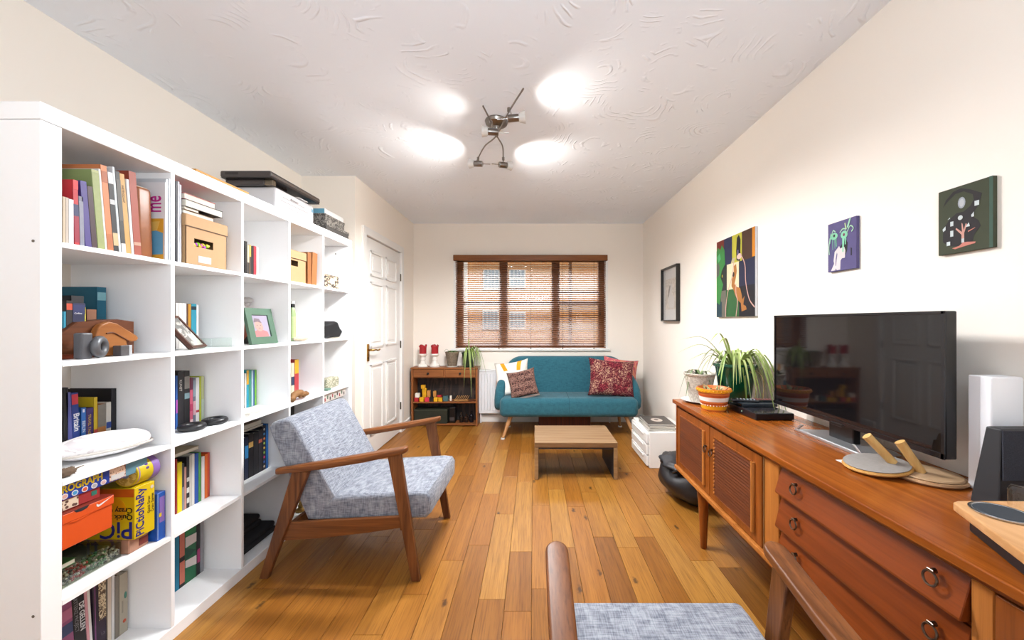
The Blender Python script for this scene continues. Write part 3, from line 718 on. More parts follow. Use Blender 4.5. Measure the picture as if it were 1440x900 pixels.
def remote(label, loc, rz, col, bc):
    t = thing('remote_control', label, 'remote', loc, (0,0,rz))
    B().box(-.02, .02, -.065, .065, 0, .012, .004, 2).make('body', P(col, .35), t, world=False)
    b = B()
    for i in range(3):
        for j in range(6): b.cyl((-.011+.011*i, -.045+.016*j, .012), (-.011+.011*i, -.045+.016*j, .0135), .0035, seg=8)
    b.make('button', P(bc, .5), t, world=False)
remote('black remote with pale buttons on the small media box', (1.13, 2.04, .8022), 1.2, '#15171c', '#b9c3cf')
remote('dark remote with reddish buttons beside the other remote on the media box', (1.215, 2.04, .8022), 1.45, '#1d2026', '#b0605a')

# ------------------------------------------------------------------ plants
def leafm(c1, c2):
    m, nt, p = newmat('leaf'); v = coords(nt); n = noise(nt, v, 16, 2)
    nt.links.new(mixc(nt, n, lin(c1), lin(c2)), p.inputs['Base Color']); p.inputs['Roughness'].default_value = .45
    p.inputs['Subsurface Weight'].default_value = .0
    return m
spider = leafm('#6c8a2c', '#bcc684'); spider2 = leafm('#4c6a22', '#9cb458')
soil = P('#2f231a', .95, var=.3, sc=120)
def blade(parent, c, ang, L, rise, drop, wdt, m, name='leaf', end=None):
    dx, dyy = math.cos(ang), math.sin(ang); pts = []; n = 12
    for i in range(n+1):
        t = i/n; r = L*(t**.85); z = rise*math.sin(min(1, t*1.6)*PI/2)-drop*max(0, t-.35)**1.6
        pts.append((c[0]+dx*r, c[1]+dyy*r, c[2]+z))
    wd = [wdt*(.55+.6*math.sin(PI*min(1, .15+.85*i/n)))*(1-(i/n)**4)+.0004 for i in range(n+1)]
    B().strip(pts, wd).make(name, m, parent, smooth='all')
# green glazed pot with a spider plant
gp_ = thing('potted_spider_plant', 'spider plant in a glazed dark green pot at the far end of the sideboard', 'plant', (1.205, 2.27, .75))
gx, gy = 1.200, 2.27
gl = P('#0f4a30', .12, var=.35, coat=.5, sc=25)
B().lathe([(0, .0), (.078, .0), (.082, .006), (.108, .20), (.113, .212), (.122, .216), (.124, .226), (.121, .233), (.112, .234), (.106, .222), (.100, .19), (0, .185)], (gx, gy, .75), 36).make('pot', gl, gp_, smooth=True)
B().lathe([(0, 0), (.100, 0)], (gx, gy, .948), 24).make('soil', soil, gp_)
rp = random.Random(5)
for i in range(46):
    a = rp.uniform(0, 2*PI); L = rp.uniform(.12, .26)
    if math.cos(a) > .2: L = min(L, .13)
    blade(gp_, (gx+.03*math.cos(a), gy+.03*math.sin(a), .95), a, L, rp.uniform(.07, .13), rp.uniform(.15, .5), rp.uniform(.004, .0065), spider if i % 3 else spider2)
for (a, L, r, dr) in ((PI*1.02, .33, .15, .12), (PI*1.08, .30, .10, .10), (PI*.97, .30, .19, .05), (PI*1.13, .19, .22, .14), (PI*1.2, .17, .19, .10), (-.95, .30, .11, .9), (-1.1, .27, .12, .8), (-.8, .28, .10, 1.0), (-1.25, .25, .12, .75), (-1.6, .13, .06, .9), (-1.35, .33, .13, .9), (-1.18, .36, .12, 1.1), (-1.42, .30, .15, .6), (-1.5, .34, .14, .8)):
    if math.cos(a) > 0 and L*math.cos(a) > .13: L = .13/math.cos(a)
    blade(gp_, (gx+.02*math.cos(a), gy+.02*math.sin(a), .955), a, L, r, dr, .006, spider if dr < .9 else spider2)
for (x, y) in ((1.235, 2.14), (1.26, 2.11)): B().tube(curve_pts([(x-.03, y+.12, .97), (x, y, .93), (x+.005, y-.01, .83), (x-.005, y, .77)], 5), .0022, 6).make('runner', P('#9c8c50', .7), gp_)
# grey-white pot on a white dish
dish = thing('dish', 'white dish with grey marks under the pale stoneware pot', 'dish', (.99, 2.285, .75))
B().lathe([(0, .0), (.06, 0), (.10, .012), (.103, .014), (.098, .014), (.058, .005), (0, .005)], (.995, 2.285, .7502), 32).make('dish_body', P('#e9e9ea', .15), dish, smooth=True)
gw = thing('potted_plant', 'pale grey stoneware pot with a sparse trailing plant on the white dish', 'plant', (.995, 2.285, .756))
B().lathe([(0, 0), (.055, 0), (.058, .004), (.083, .150), (.088, .155), (.090, .166), (.085, .168), (.080, .158), (.074, .14), (0, .138)], (.995, 2.285, .7558), 36).make('pot', PATTERN('#b5ab9d', '#cfc8bb', 'noise', 60, .5, rough=.6), gw, smooth=True)
B().lathe([(0, 0), (.075, 0)], (.995, 2.285, .899), 24).make('soil', soil, gw)
for (a, L, r, d_) in ((2.9, .12, .04, .35), (3.4, .10, .05, .4), (.6, .09, .03, .1), (1.5, .08, .04, .2), (5.0, .10, .02, .15), (5.8, .09, .035, .1)):
    blade(gw, (.995, 2.285, .905), a, L, r, d_, .007, leafm('#4d6238', '#7f8f66'))
B().tube(curve_pts([(.96, 2.27, .915), (.92, 2.25, .945), (.900, 2.24, .92), (.905, 2.235, .885)], 6), .0012, 5).make('stem', P('#5d6a44', .7), gw)
# striped orange pot
op = thing('potted_succulent', 'small orange and white striped pot with a spiky succulent on the sideboard', 'plant', (.985, 2.085, .75))
ox, oy = .985, 2.085
def band(r0, z0, r1, z1, c, nm='painted_band'):
    B().lathe([(r0, z0), (r1, z1)], (ox, oy, .75), 32).make(nm, P(c, .35), potb, smooth=True)
potb = B().lathe([(0, 0), (.058, 0), (.061, .004), (.070, .048), (.079, .096), (.084, .100), (.086, .118), (.081, .120), (.076, .108), (.07, .10), (0, .098)], (ox, oy, .7502), 36).make('pot', P('#d9783a', .4), op, smooth=True)
band(.0625, .008, .0665, .028, '#eaa820'); band(.0718, .052, .0760, .074, '#f0ece6'); band(.0688, .036, .0700, .043, '#b5481c'); band(.0855, .1005, .0872, .1175, '#eda51e'); band(.0772, .078, .0784, .086, '#c4511e')
b = B(); b2 = B()
for i in range(28):
    a = 2*PI*i/28; b.ball((ox+.0872*math.cos(a), oy+.0872*math.sin(a), .75+.108), .0042, u=8, v=6); b2.ball((ox+.067*math.cos(a), oy+.067*math.sin(a), .75+.030), .003, u=8, v=6)
b.make('beading', P('#e89a1a', .4), potb, smooth='all'); b2.make('beading', P('#f4ece0', .4), potb, smooth='all')
B().lathe([(0, 0), (.076, 0)], (ox, oy, .85), 24).make('soil', P('#5b3a26', .95), op)
for i in range(26):
    a = rp.uniform(0, 2*PI); r = rp.uniform(.01, .055)
    c0 = Vector((ox+r*math.cos(a), oy+r*math.sin(a), .852)); tip = c0+Vector((.02*math.cos(a)+rp.uniform(-.01, .01), .02*math.sin(a)+rp.uniform(-.01, .01), rp.uniform(.012, .03)))
    B().cyl(c0, tip, .006, .0012, 7).make('leaf', P('#8d9c6c' if i % 3 else '#a0583c', .6), op, smooth=True)

# ------------------------------------------------------------------ paddles
blm = WOOD('#e0b878', '#c89a58', 2, .5, streak=.15)
def paddle(label, c, tilt, r, cols, h0, h1, double=False):
    t = thing('wooden_paddle', label, 'paddle', c, tilt)
    M = MW[t.name]
    B().lathe([(0, 0), (r-.006, 0), (r, .006), (r-.003, .012), (0, .012)], (0,0,0), 40).make('blade', cols[1], t, world=False, smooth=True)
    B().lathe([(0, .0122), (r-.006 if not double else r-.010, .0122), (r-.004 if not double else r-.008, .0145), (r-.006 if not double else r-.012, .018 if double else .0155), (0, .018 if double else .0155)], (0,0,0), 40).make('rubber_face', cols[0], t, world=False, smooth=True)
    B().cyl(h0, h1, .0125, .0135, 18).make('handle', blm, t, smooth=True)
paddle('right wooden paddle with a pale brown face and upright handle on the sideboard', (1.200, 1.165, .7512), (0, 0, 0), .089, (WOOD('#b89878', '#a2835f', 0, .7, streak=.1), WOOD('#c09a74', '#a87e54', 0, .6, streak=.2)), (1.182, 1.163, .768), (1.137, 1.185, .855), True)
paddle('left wooden paddle with a grey face, propped on the other paddle', (1.098, 1.222, .7625), (0, math.radians(-7), 0), .087, (P('#8b8580', .85, var=.15, sc=90), WOOD('#d8a860', '#b98440', 0, .5, streak=.2)), (1.136, 1.205, .782), (1.074, 1.230, .860))
B().box(1.043, 1.068, 1.285, 1.318, .7502, .7512, .0003, 1).make('paper_tag', P('#e8e4e0', .6), label='tiny white paper tag beside the grey-faced paddle', cat='tag')

# white box, black speaker, record player at the near end
wb = thing('router_box', 'tall upright white plastic box standing by the wall right of the television', 'box', (1.30, 1.06, .75))
B().box(1.254, 1.344, 1.045, 1.103, .7505, 1.075, .004, 3).make('case', P('#f4f6fa', .3, var=.005), wb)
B().box(1.262, 1.338, 1.0443, 1.0452, .80, .81).make('groove', P('#c9ccd2', .4), wb)
sp_ = thing('speaker', 'black fabric-fronted speaker panel standing in front of the white box', 'speaker', (1.25, .98, .75))
B().hexa([(1.165, .955, .7505), (1.338, .955, .7505), (1.338, 1.02, .7505), (1.165, 1.02, .7505), (1.196, .975, .952), (1.338, .975, .952), (1.338, 1.01, .952), (1.196, 1.01, .952)], .004).make('cabinet', P('#17171c', .6), sp_)
B().hexa([(1.173, .9525, .83), (1.335, .9525, .83), (1.335, .955, .83), (1.173, .955, .83), (1.196, .9715, .949), (1.335, .9715, .949), (1.335, .975, .949), (1.196, .975, .949)]).make('grille', PATTERN('#1a1c26', '#2c2e38', 'noise', 500, .5), sp_)
rpx = thing('record_player', 'bamboo-topped record player with a black base at the near end of the sideboard', 'record player', (1.08, .75, .75))
top = [(.968, .880), (.962, .868), (.868, .665), (.872, .655), (.9, .640), (1.30, .560), (1.325, .57), (1.335, .60), (1.335, .862), (1.32, .878), (1.30, .885), (.985, .886)]
B().prism(top, 'xy', .792, .812, .003, 2).make('plinth', WOOD('#d8a877', '#c08c58', 1, .4, streak=.15), rpx)
B().prism([(.992, .868), (.898, .672), (.92, .665), (1.30, .585), (1.315, .60), (1.315, .865)], 'xy', .7502, .792, .004, 2).make('base', P('#18151a', .5), rpx)
B().lathe([(0, .0), (.048, .0), (.050, .002), (.050, .004), (.045, .0045), (.044, .0035), (0, .0035)], (1.012, .824, .812), 40).make('dial_ring', P('#b8babd', .2, 1), rpx, smooth=True)
B().lathe([(0, .0), (.043, .0), (.040, .0015), (0, .0015)], (1.012, .824, .8156), 36).make('dial', P('#2b323a', .7, var=.2, sc=150), rpx)
B().lathe([(0, .0), (.11, .0), (.112, .003), (.11, .012), (0, .012)], (1.20, .74, .812), 48).make('platter', P('#1a1a1c', .35), rpx, smooth=True)
b = B().lathe([(.030, 0), (.031, .045), (.026, .055), (.0, .057)], (1.072, .825, .8125), 32)
b.make('plastic_cup', GLASS(alpha=.12), label='small clear plastic cover upside down on the record player', cat='cover', smooth='all')

# ------------------------------------------------------------------ radiator
r = thing('radiator', 'white panel radiator on the back wall behind the sofa', 'radiator', (.1, 4.64, .12))
rm = P('#eeeef0', .35, var=.01)
b = B().box(-.66, .95, 4.62, 4.685, .12, .635, .006, 2)
x = -.635
while x < .93: b.box(x, x+.016, 4.612, 4.622, .16, .60, .004, 1); x += .034
b.make('panel', rm, r)
B().box(-.665, .955, 4.612, 4.69, .632, .645, .003, 1).make('top_grille', rm, r)
B().cyl((-.64, 4.65, 0), (-.64, 4.65, .12), .008).make('pipe', rm, r)
B().cyl((.93, 4.65, 0), (.93, 4.65, .12), .008).make('pipe', rm, r)

# ------------------------------------------------------------------ small cabinet in the left corner
cb = thing('small_cabinet', 'small open wooden cabinet with two shallow drawers in the far left corner', 'cabinet', (-1.04, 4.58, 0))
cw = WOOD('#9c6236', '#7a4624', 0, .45); cwv = WOOD('#9c6236', '#7a4624', 2, .45)
cx0, cx1, cy0, cy1 = -1.435, -.655, 4.485, 4.678
B().box(cx0-.006, cx1+.006, cy0-.008, cy1, .672, .692, .002, 1).make('top_board', cw, cb)
B().box(cx0, cx0+.022, cy0, cy1, .0, .672, .001, 1).make('side_panel', cwv, cb)
B().box(cx1-.022, cx1, cy0, cy1, .0, .672, .001, 1).make('side_panel', cwv, cb)
B().box(cx0+.022, cx1-.022, cy0+.004, cy1, .272, .288, .001, 1).make('shelf', cw, cb)
B().box(cx0+.022, cx1-.022, cy0+.004, cy1, .012, .030, .001, 1).make('bottom_board', cw, cb)
B().box(cx0+.022, cx1-.022, cy1-.012, cy1-.004, .03, .672).make('back_panel', PATTERN('#1d1614', '#3a2a24', 'noise', 20, .5, rough=.7, stretch=(1, 1, .15)), cb)
B().box(cx0+.022, cx1-.022, cy0+.02, cy1-.012, .566, .576).make('drawer_base', cw, cb)
B().box(-1.053, -1.037, cy0+.002, cy1-.012, .576, .672).make('drawer_divider', cw, cb)
for (a, c_) in ((cx0+.026, -1.056), (-1.034, cx1-.026)):
    d = B().box(a, c_, cy0-.002, cy0+.012, .580, .668, .002, 1).box(a+.01, c_-.01, cy0+.012, cy1-.03, .582, .65).make('drawer', cw, cb)
    m_ = (a+c_)/2
    B().lathe([(0, 0), (.006, 0), (.007, .012), (.014, .018), (.013, .026), (0, .030)], (m_, cy0-.002, .624), 18, rotmat((PI/2, 0, 0))).make('knob', P('#14110f', .3), d, smooth=True)

# things on the cabinet
for i, (x, lab) in enumerate(((-1.322, 'left white turned candlestick on the small cabinet'), (-1.180, 'right white turned candlestick on the small cabinet'))):
    t = thing('candlestick', lab, 'candlestick', (x, 4.575, .692), group='white candlesticks on the small cabinet')
    B().lathe([(0, 0), (.058, 0), (.060, .012), (.052, .026), (.038, .036), (.030, .05), (.028, .075), (.034, .084), (.028, .092), (.026, .118), (.034, .126), (.050, .140), (.052, .150), (.048, .156), (0, .156)], (x, 4.575, .6922), 28).make('stand', P('#e6e0d8', .5, var=.05), t, smooth=True)
    c_ = thing('candle', ('thick red candle with a melted rim on the left candlestick', 'thick red candle with a melted rim on the right candlestick')[i], 'candle', (x, 4.575, .8484), group='red candles')
    b = B().lathe([(0, 0), (.040, 0), (.041, .07), (.044, .095), (.034, .100), (.028, .082), (0, .078)], (x, 4.575, .8486), 28)
    for vv in b.bm.verts:
        a = math.atan2(vv.co.y-4.575, vv.co.x-x)
        if vv.co.z > .93: vv.co.z += .012*math.sin(3*a+i*2); vv.co.x += .004*math.sin(5*a)
    b.make('wax', P('#a3161f', .5, var=.15, sc=20), c_, smooth=True)
    B().cyl((x, 4.575, .925), (x+.002, 4.575, .94), .001, seg=5).make('wick', P('#1a1412', .9), c_)
wk = thing('potted_plant', 'woven grey-brown bucket pot with small leaves in the middle of the small cabinet', 'plant', (-.972, 4.575, .692))
B().lathe([(0, 0), (.064, 0), (.068, .006), (.066, .010), (0, .010)], (-.972, 4.575, .6922), 24).make('saucer', P('#c9c3ba', .4), wk, smooth=True)
potw = B().lathe([(0, .0), (.052, .0), (.078, .150), (.082, .155), (.084, .168), (.078, .168), (.074, .150), (0, .146)], (-.972, 4.575, .7025), 28).make('pot', PATTERN('#6f6152', '#94856f', 'noise', 90, .5, rough=.8), wk, smooth=True)
b = B()
for k in range(9): b.torus((-.972, 4.575, .712+k*.016), .0545+.0028*k, .0022, None, 24, 6)
b.make('woven_ring', P('#7f7160', .8), potw)
for a in range(9): blade(wk, (-.972, 4.575, .852), a*.7, .075, .035, .1+.03*(a % 3), .009, leafm('#3f5a2c', '#6c8848'))
B().tube(curve_pts([(-.99, 4.57, .86), (-1.03, 4.56, .90), (-1.05, 4.56, .895), (-1.062, 4.55, .87)], 6), .0015, 5).make('stem', P('#5b6b40', .7), wk)
sp2 = thing('potted_spider_plant', 'spider plant in a black pot spilling over the right end of the small cabinet', 'plant', (-.775, 4.575, .692))
B().lathe([(0, 0), (.060, 0), (.078, .155), (.084, .158), (.085, .172), (.078, .172), (.074, .158), (0, .15)], (-.775, 4.575, .6922), 28).make('pot', P('#1c2a1a', .35), sp2, smooth=True)
B().lathe([(0, 0), (.072, 0)], (-.775, 4.575, .848), 20).make('soil', soil, sp2)
for i in range(30):
    a = rp.uniform(-1.9, .6); L = rp.uniform(.10, .22)
    if math.sin(a) > 0: L = min(L, .09/max(.2, math.sin(a)))
    blade(sp2, (-.775+.02*math.cos(a), 4.56, .855), a, L, rp.uniform(.04, .10), rp.uniform(.25, .62), .005, spider if i % 2 else spider2)
for (a, L, r, dr) in ((-1.4, .05, .16, -.02), (-.5, .16, .11, .7), (-.3, .25, .08, .9), (-1.2, .14, .05, 1.1), (-1.9, .12, .06, .9)): blade(sp2, (-.77, 4.56, .86), a, L, r, dr, .006, spider)

# toy blocks etc. on the cabinet shelf
bc = {'red': '#b3232a', 'yellow': '#dca514', 'black': '#1b1918', 'teal': '#3f6468', 'tan': '#c28540', 'white': '#ece4d6', 'pink': '#d2304a'}
def block(x, y, z, c, w_=.048, h=.048, lab='', rz=0):
    t = B().box(-w_/2, w_/2, -w_/2, w_/2, 0, h, .003, 2, rotmat((0,0,rz)))
    t.make('toy_block', P(bc[c], .5), None, loc=(x, y, z), world=False, label=lab, cat='toy block', group='wooden toy blocks on the cabinet shelf')
z0 = .2885
block(-1.378, 4.52, z0, 'red', lab='red toy block at the left end of the bottom row')
block(-1.318, 4.52, z0, 'yellow', lab='yellow toy block second in the bottom row, beside the red one')
block(-1.258, 4.52, z0, 'pink', lab='crimson toy block in the bottom row between the yellow and black blocks', rz=.2)
block(-1.205, 4.525, z0, 'black', .042, .05, 'black toy block in the bottom row')
block(-1.152, 4.52, z0, 'yellow', .046, .046, 'yellow toy block right of the black block')
block(-1.100, 4.525, z0, 'yellow', .044, .046, 'yellow toy block next to the teal block', rz=.1)
block(-1.125, 4.585, z0, 'red', .05, .062, 'red toy block standing behind the two yellow ones')
block(-1.040, 4.54, z0, 'teal', .056, .062, 'grey-teal toy block right of the yellow blocks')
block(-.985, 4.56, z0, 'white', .022, .062, 'tiny cream wooden peg figure beside the teal block')
block(-1.37, 4.52, z0+.0485, 'white', lab='white toy block stacked on the red one')
block(-1.31, 4.60, z0, 'yellow', .046, .14, 'tall yellow toy block standing behind the white block')
block(-1.32, 4.585, z0+.141, 'yellow', .046, .044, 'yellow toy block topmost of the pile')
block(-1.258, 4.60, z0, 'tan', .038, .115, 'left upright tan wooden block behind the crimson block')
block(-1.185, 4.60, z0, 'tan', .036, .110, 'right upright tan wooden block behind the black block')
rk = thing('wooden_rack', 'small slatted wooden toy rack on the cabinet shelf', 'toy', (-.86, 4.55, z0))
rm_ = WOOD('#c99860', '#9a6a38', 0, .5)
B().box(-.945, -.775, 4.52, 4.60, z0+.001, z0+.012, .002, 1).make('base', rm_, rk)
for i in range(7):
    x = -.93+i*.023; B().cyl((x, 4.53, z0+.012), (x+.022, 4.59, z0+.055), .004, seg=8).make('peg', rm_, rk)
b = B()
for i in range(16): b.ball((-.755+.0045*i, 4.54+.02*math.sin(i*.9), z0+.0045), .0045, u=8, v=6)
b.make('bead_string', P('#5b2e22', .4), label='string of dark red beads on the right end of the cabinet shelf', cat='beads', smooth='all')
gb = thing('storage_box', 'dark green box on the bottom board of the small cabinet', 'box', (-1.2, 4.58, .03))
B().box(-1.405, -1.015, 4.50, 4.65, .0305, .175, .004, 2).make('box_body', P('#23261a', .6), gb)
B().box(-1.408, -1.012, 4.497, 4.653, .175, .198, .003, 2).make('lid', P('#2c2f20', .6), gb)
dp = thing('black_case', 'small black case beside the dark green box in the cabinet', 'case', (-.96, 4.58, .03))
B().box(-.998, -.925, 4.52, 4.64, .0305, .22, .01, 2).make('case_body', P('#0f0e10', .3), dp)
B().box(-.99, -.933, 4.517, 4.521, .06, .10, .001, 1).make('clasp', P('#6b6b70', .3, .8), dp)
for i, (x, h) in enumerate(((-.86, .12), (-.80, .10), (-.74, .13))):
    B().lathe([(0, 0), (.024, 0), (.026, h*.6), (.012, h*.75), (.012, h*.97), (0, h)], (0,0,0), 16).make('bottle', P(('#1a1210', '#2a1a14', '#141218')[i], .2), None, loc=(x, 4.57, .0305), world=False, smooth=True,
        label=('dark bottle nearest the black case in the cabinet', 'shortest dark bottle in the cabinet', 'dark bottle at the right end of the cabinet bottom')[i], cat='bottle', group='dark bottles in the cabinet')

P_full = P
def P(c, *a, **k):                       # slightly muted paints and prints
    return P_full(tuple(int(c[i:i+2], 16)/255*.87 for i in (1, 3, 5)), *a, **k)

# ------------------------------------------------------------------ pictures on the right wall (frame: u towards the camera, v up)
def pic_frame(y_far, z0, x): return frame_m((x, y_far, z0), (0, -1, 0), (0, 0, 1))
# framed drawing
f = thing('framed_picture', 'black-framed pale pencil drawing, the farthest picture on the right wall', 'picture', (1.348, 3.715, 1.235))
B().box(1.310, 1.346, 3.50, 3.512, 1.235, 1.765, .001, 1).box(1.310, 1.346, 3.918, 3.93, 1.235, 1.765, .001, 1).box(1.310, 1.346, 3.512, 3.918, 1.235, 1.247, .001, 1).box(1.310, 1.346, 3.512, 3.918, 1.753, 1.765, .001, 1).make('frame', P('#171412', .35), f)
B().box(1.338, 1.346, 3.512, 3.918, 1.247, 1.753).make('mount', P('#e9e7e4', .7), f)
M = pic_frame(3.89, 1.29, 1.338)
b = B(); patch(b, M, [(.02, .06), (.33, .06), (.33, .36), (.02, .36)]); art = b.make('drawing', PATTERN('#b9b0a6', '#cfc6bc', 'noise', 18, .5, rough=.7), f)
b = B(); patch(b, pic_frame(3.89, 1.29, 1.3374), [(.13, .08), (.25, .07), (.27, .16), (.20, .22), (.22, .30), (.15, .31), (.12, .24), (.10, .16)]); b.make('drawn_shape', P('#e2ddd8', .7), art)
b = B(); patch(b, pic_frame(3.89, 1.29, 1.3369), [(.10, .17), (.13, .20), (.17, .29), (.15, .30), (.11, .25)]); b.make('drawn_shape', P('#8d857e', .7), art)
B().box(1.3325, 1.3345, 3.512, 3.918, 1.247, 1.753).make('glazing', GLASS(alpha=.05), f)
# large canvas
cvs = thing('canvas_painting', 'large colourful abstract canvas of brown, navy and green blocks on the right wall', 'painting', (1.338, 2.53, 1.26))
Y0, Wd, Z0_, Hd = 2.768, .478, 1.262, .540
B().box(1.330, 1.347, Y0-Wd, Y0, Z0_, Z0_+Hd, .001, 1).make('canvas', P('#e6e6ea', .8), cvs)
lay = [1.3297]
def shp(par, c, pts, Yf, Z, Wx, Hx, nm='painted_shape', rough=.7):
    lay[0] -= .00012
    b = B(); patch(b, pic_frame(Yf, Z, lay[0]), [(q[0]*Wx, q[1]*Hx) for q in pts], .0001); return b.make(nm, P(c, rough, var=.10, sc=25), par)
def R4(a, c, d_, e): return [(a, d_), (c, d_), (c, e), (a, e)]
for c, pts in (('#1d2b22', R4(0, 1, 0, 1)), ('#7a2a1c', R4(0, .24, .84, 1)), ('#25284a', R4(.22, .47, .66, 1)), ('#c9c23c', R4(.45, .72, .62, 1)), ('#4a2c18', R4(.70, .95, .66, 1)), ('#e08a12', R4(.94, 1, .67, 1)),
    ('#1f2340', R4(.62, 1, .33, .66)), ('#17131a', R4(.62, 1, 0, .36)), ('#2f6132', R4(.26, .63, 0, .34)), ('#6d6a5e', R4(.13, .28, 0, .34)), ('#25424c', R4(0, .16, 0, .20)), ('#2a2e2e', R4(.18, .30, .34, .62)),
    ('#3c8a40', [(0, .2), (.10, .16), (.14, .3), (.20, .42), (.12, .52), (.16, .6), (.26, .68), (.24, .86), (.16, .94), (.12, .88), (.05, .92), (0, .88)]), ('#57b070', [(.02, .80), (.10, .84), (.13, .76), (.06, .72)]),
    ('#5d6058', [(0, .52), (.08, .55), (.10, .66), (.06, .72), (0, .70)]),
    ('#1a1614', [(.57, .68), (.66, .66), (.67, .92), (.63, .98), (.58, .95), (.56, .8)]), ('#f0dfb8', R4(.31, .63, .34, .66)), ('#c8b888', [(.42, .66), (.50, .66), (.55, .72), (.46, .72)]),
    ('#b07236', [(.50, .62), (.56, .64), (.58, .55), (.55, .46), (.52, .40), (.58, .36), (.66, .34), (.70, .26), (.72, .20), (.77, .24), (.74, .14), (.80, .12), (.82, .08), (.70, .06), (.68, .16), (.60, .20), (.54, .26), (.50, .32), (.44, .38), (.45, .46), (.50, .52)]),
    ('#2a1a14', ell(.49, .52, .03, .03)), ('#e8c8bc', ell(.64, .72, .06, .035)), ('#8a7ab8', [(.60, .74), (.62, .74), (.62, .80), (.60, .80)]), ('#d8c23a', ell(.18, .53, .012, .02))):
    shp(cvs, c, pts, Y0, Z0_, Wd, Hd)
def rope(ctrl, c, wd=.006):
    pts = curve_pts([(a, b_, 0) for a, b_ in ctrl], 6); L = []; Rr = []
    for i, q in enumerate(pts):
        t = (pts[min(i+1, len(pts)-1)]-pts[max(i-1, 0)]).normalized(); n_ = Vector((-t.y, t.x, 0)); L.append((q+n_*wd)[:2]); Rr.append((q-n_*wd)[:2])
    return L+Rr[::-1]
for ctrl in ([(.68, .74), (.78, .60), (.80, .40), (.88, .2), (1.0, .10)], [(.50, .66), (.46, .5), (.35, .33), (.29, .15), (.28, 0)], [(.56, .4), (.56, .28), (.60, .18), (.56, 0)]):
    shp(cvs, '#d9a99c', rope(ctrl, '', .008), Y0, Z0_, Wd, Hd)
# small purple canvas
pc = thing('canvas_painting', 'small purple canvas with a pale figure and mint green plants on the right wall', 'painting', (1.338, 1.65, 1.452))
Y0, Wd, Z0_, Hd = 1.728, .152, 1.450, .216
B().box(1.333, 1.347, Y0-Wd, Y0, Z0_, Z0_+Hd, .001, 1).make('canvas', P('#5f5687', .8, var=.12, sc=30), pc); lay[0] = 1.3328
for c, pts in (('#17151c', [(.46, .48), (.56, .56), (.66, .60), (.72, .52), (.70, .38), (.64, .28), (.60, .42), (.50, .42)]),
    ('#eadfe0', [(.12, .02), (.28, .02), (.30, .06), (.34, .02), (.46, .02), (.47, .20), (.52, .24), (.62, .24), (.64, .38), (.60, .46), (.55, .46), (.46, .44), (.42, .50), (.36, .46), (.26, .40), (.22, .22), (.24, .16)]),
    ('#5f5687', [(.29, .12), (.30, .26), (.34, .38), (.36, .34), (.33, .22), (.31, .10)]), ('#17151c', [(.82, .42), (.86, .40), (.86, .26), (.82, .26)]), ('#8fdcb4', ell(.24, .72, .13, .07)), ('#8fdcb4', ell(.60, .70, .12, .08)),
    ('#7fd0a8', [(.18, .66), (.20, .66), (.20, .45), (.185, .45)]), ('#7fd0a8', [(.26, .66), (.285, .66), (.285, .46), (.27, .46)]), ('#7fd0a8', [(.31, .68), (.33, .66), (.34, .50), (.32, .5)]), ('#8fdcb4', [(.54, .64), (.62, .64), (.58, .36), (.54, .36)]), ('#8fdcb4', [(.64, .66), (.68, .62), (.66, .5), (.63, .5)]),
    ('#a8e4c4', [(.70, .84), (.78, .98), (.84, .99), (.78, .88), (.74, .80)]), ('#2a1a26', ell(.25, .73, .035, .03)), ('#7a3a5a', ell(.60, .70, .035, .03)), ('#8fdcb4', [(.12, .80), (.08, .60), (.10, .58), (.16, .76)]), ('#c8dca0', [(.66, .78), (.62, .92), (.65, .93), (.70, .80)])):
    shp(pc, c, pts, Y0, Z0_, Wd, Hd)
for ctrl in ([(.15, .74), (.22, .84), (.30, .80)], [(.46, .76), (.56, .82), (.68, .80)], [(.72, .74), (.82, .84), (.92, .78), (.86, .72)], [(.1, .7), (.06, .5), (.08, .36)]): shp(pc, '#b4e0c0', rope(ctrl, '', .012), Y0, Z0_, Wd, Hd)
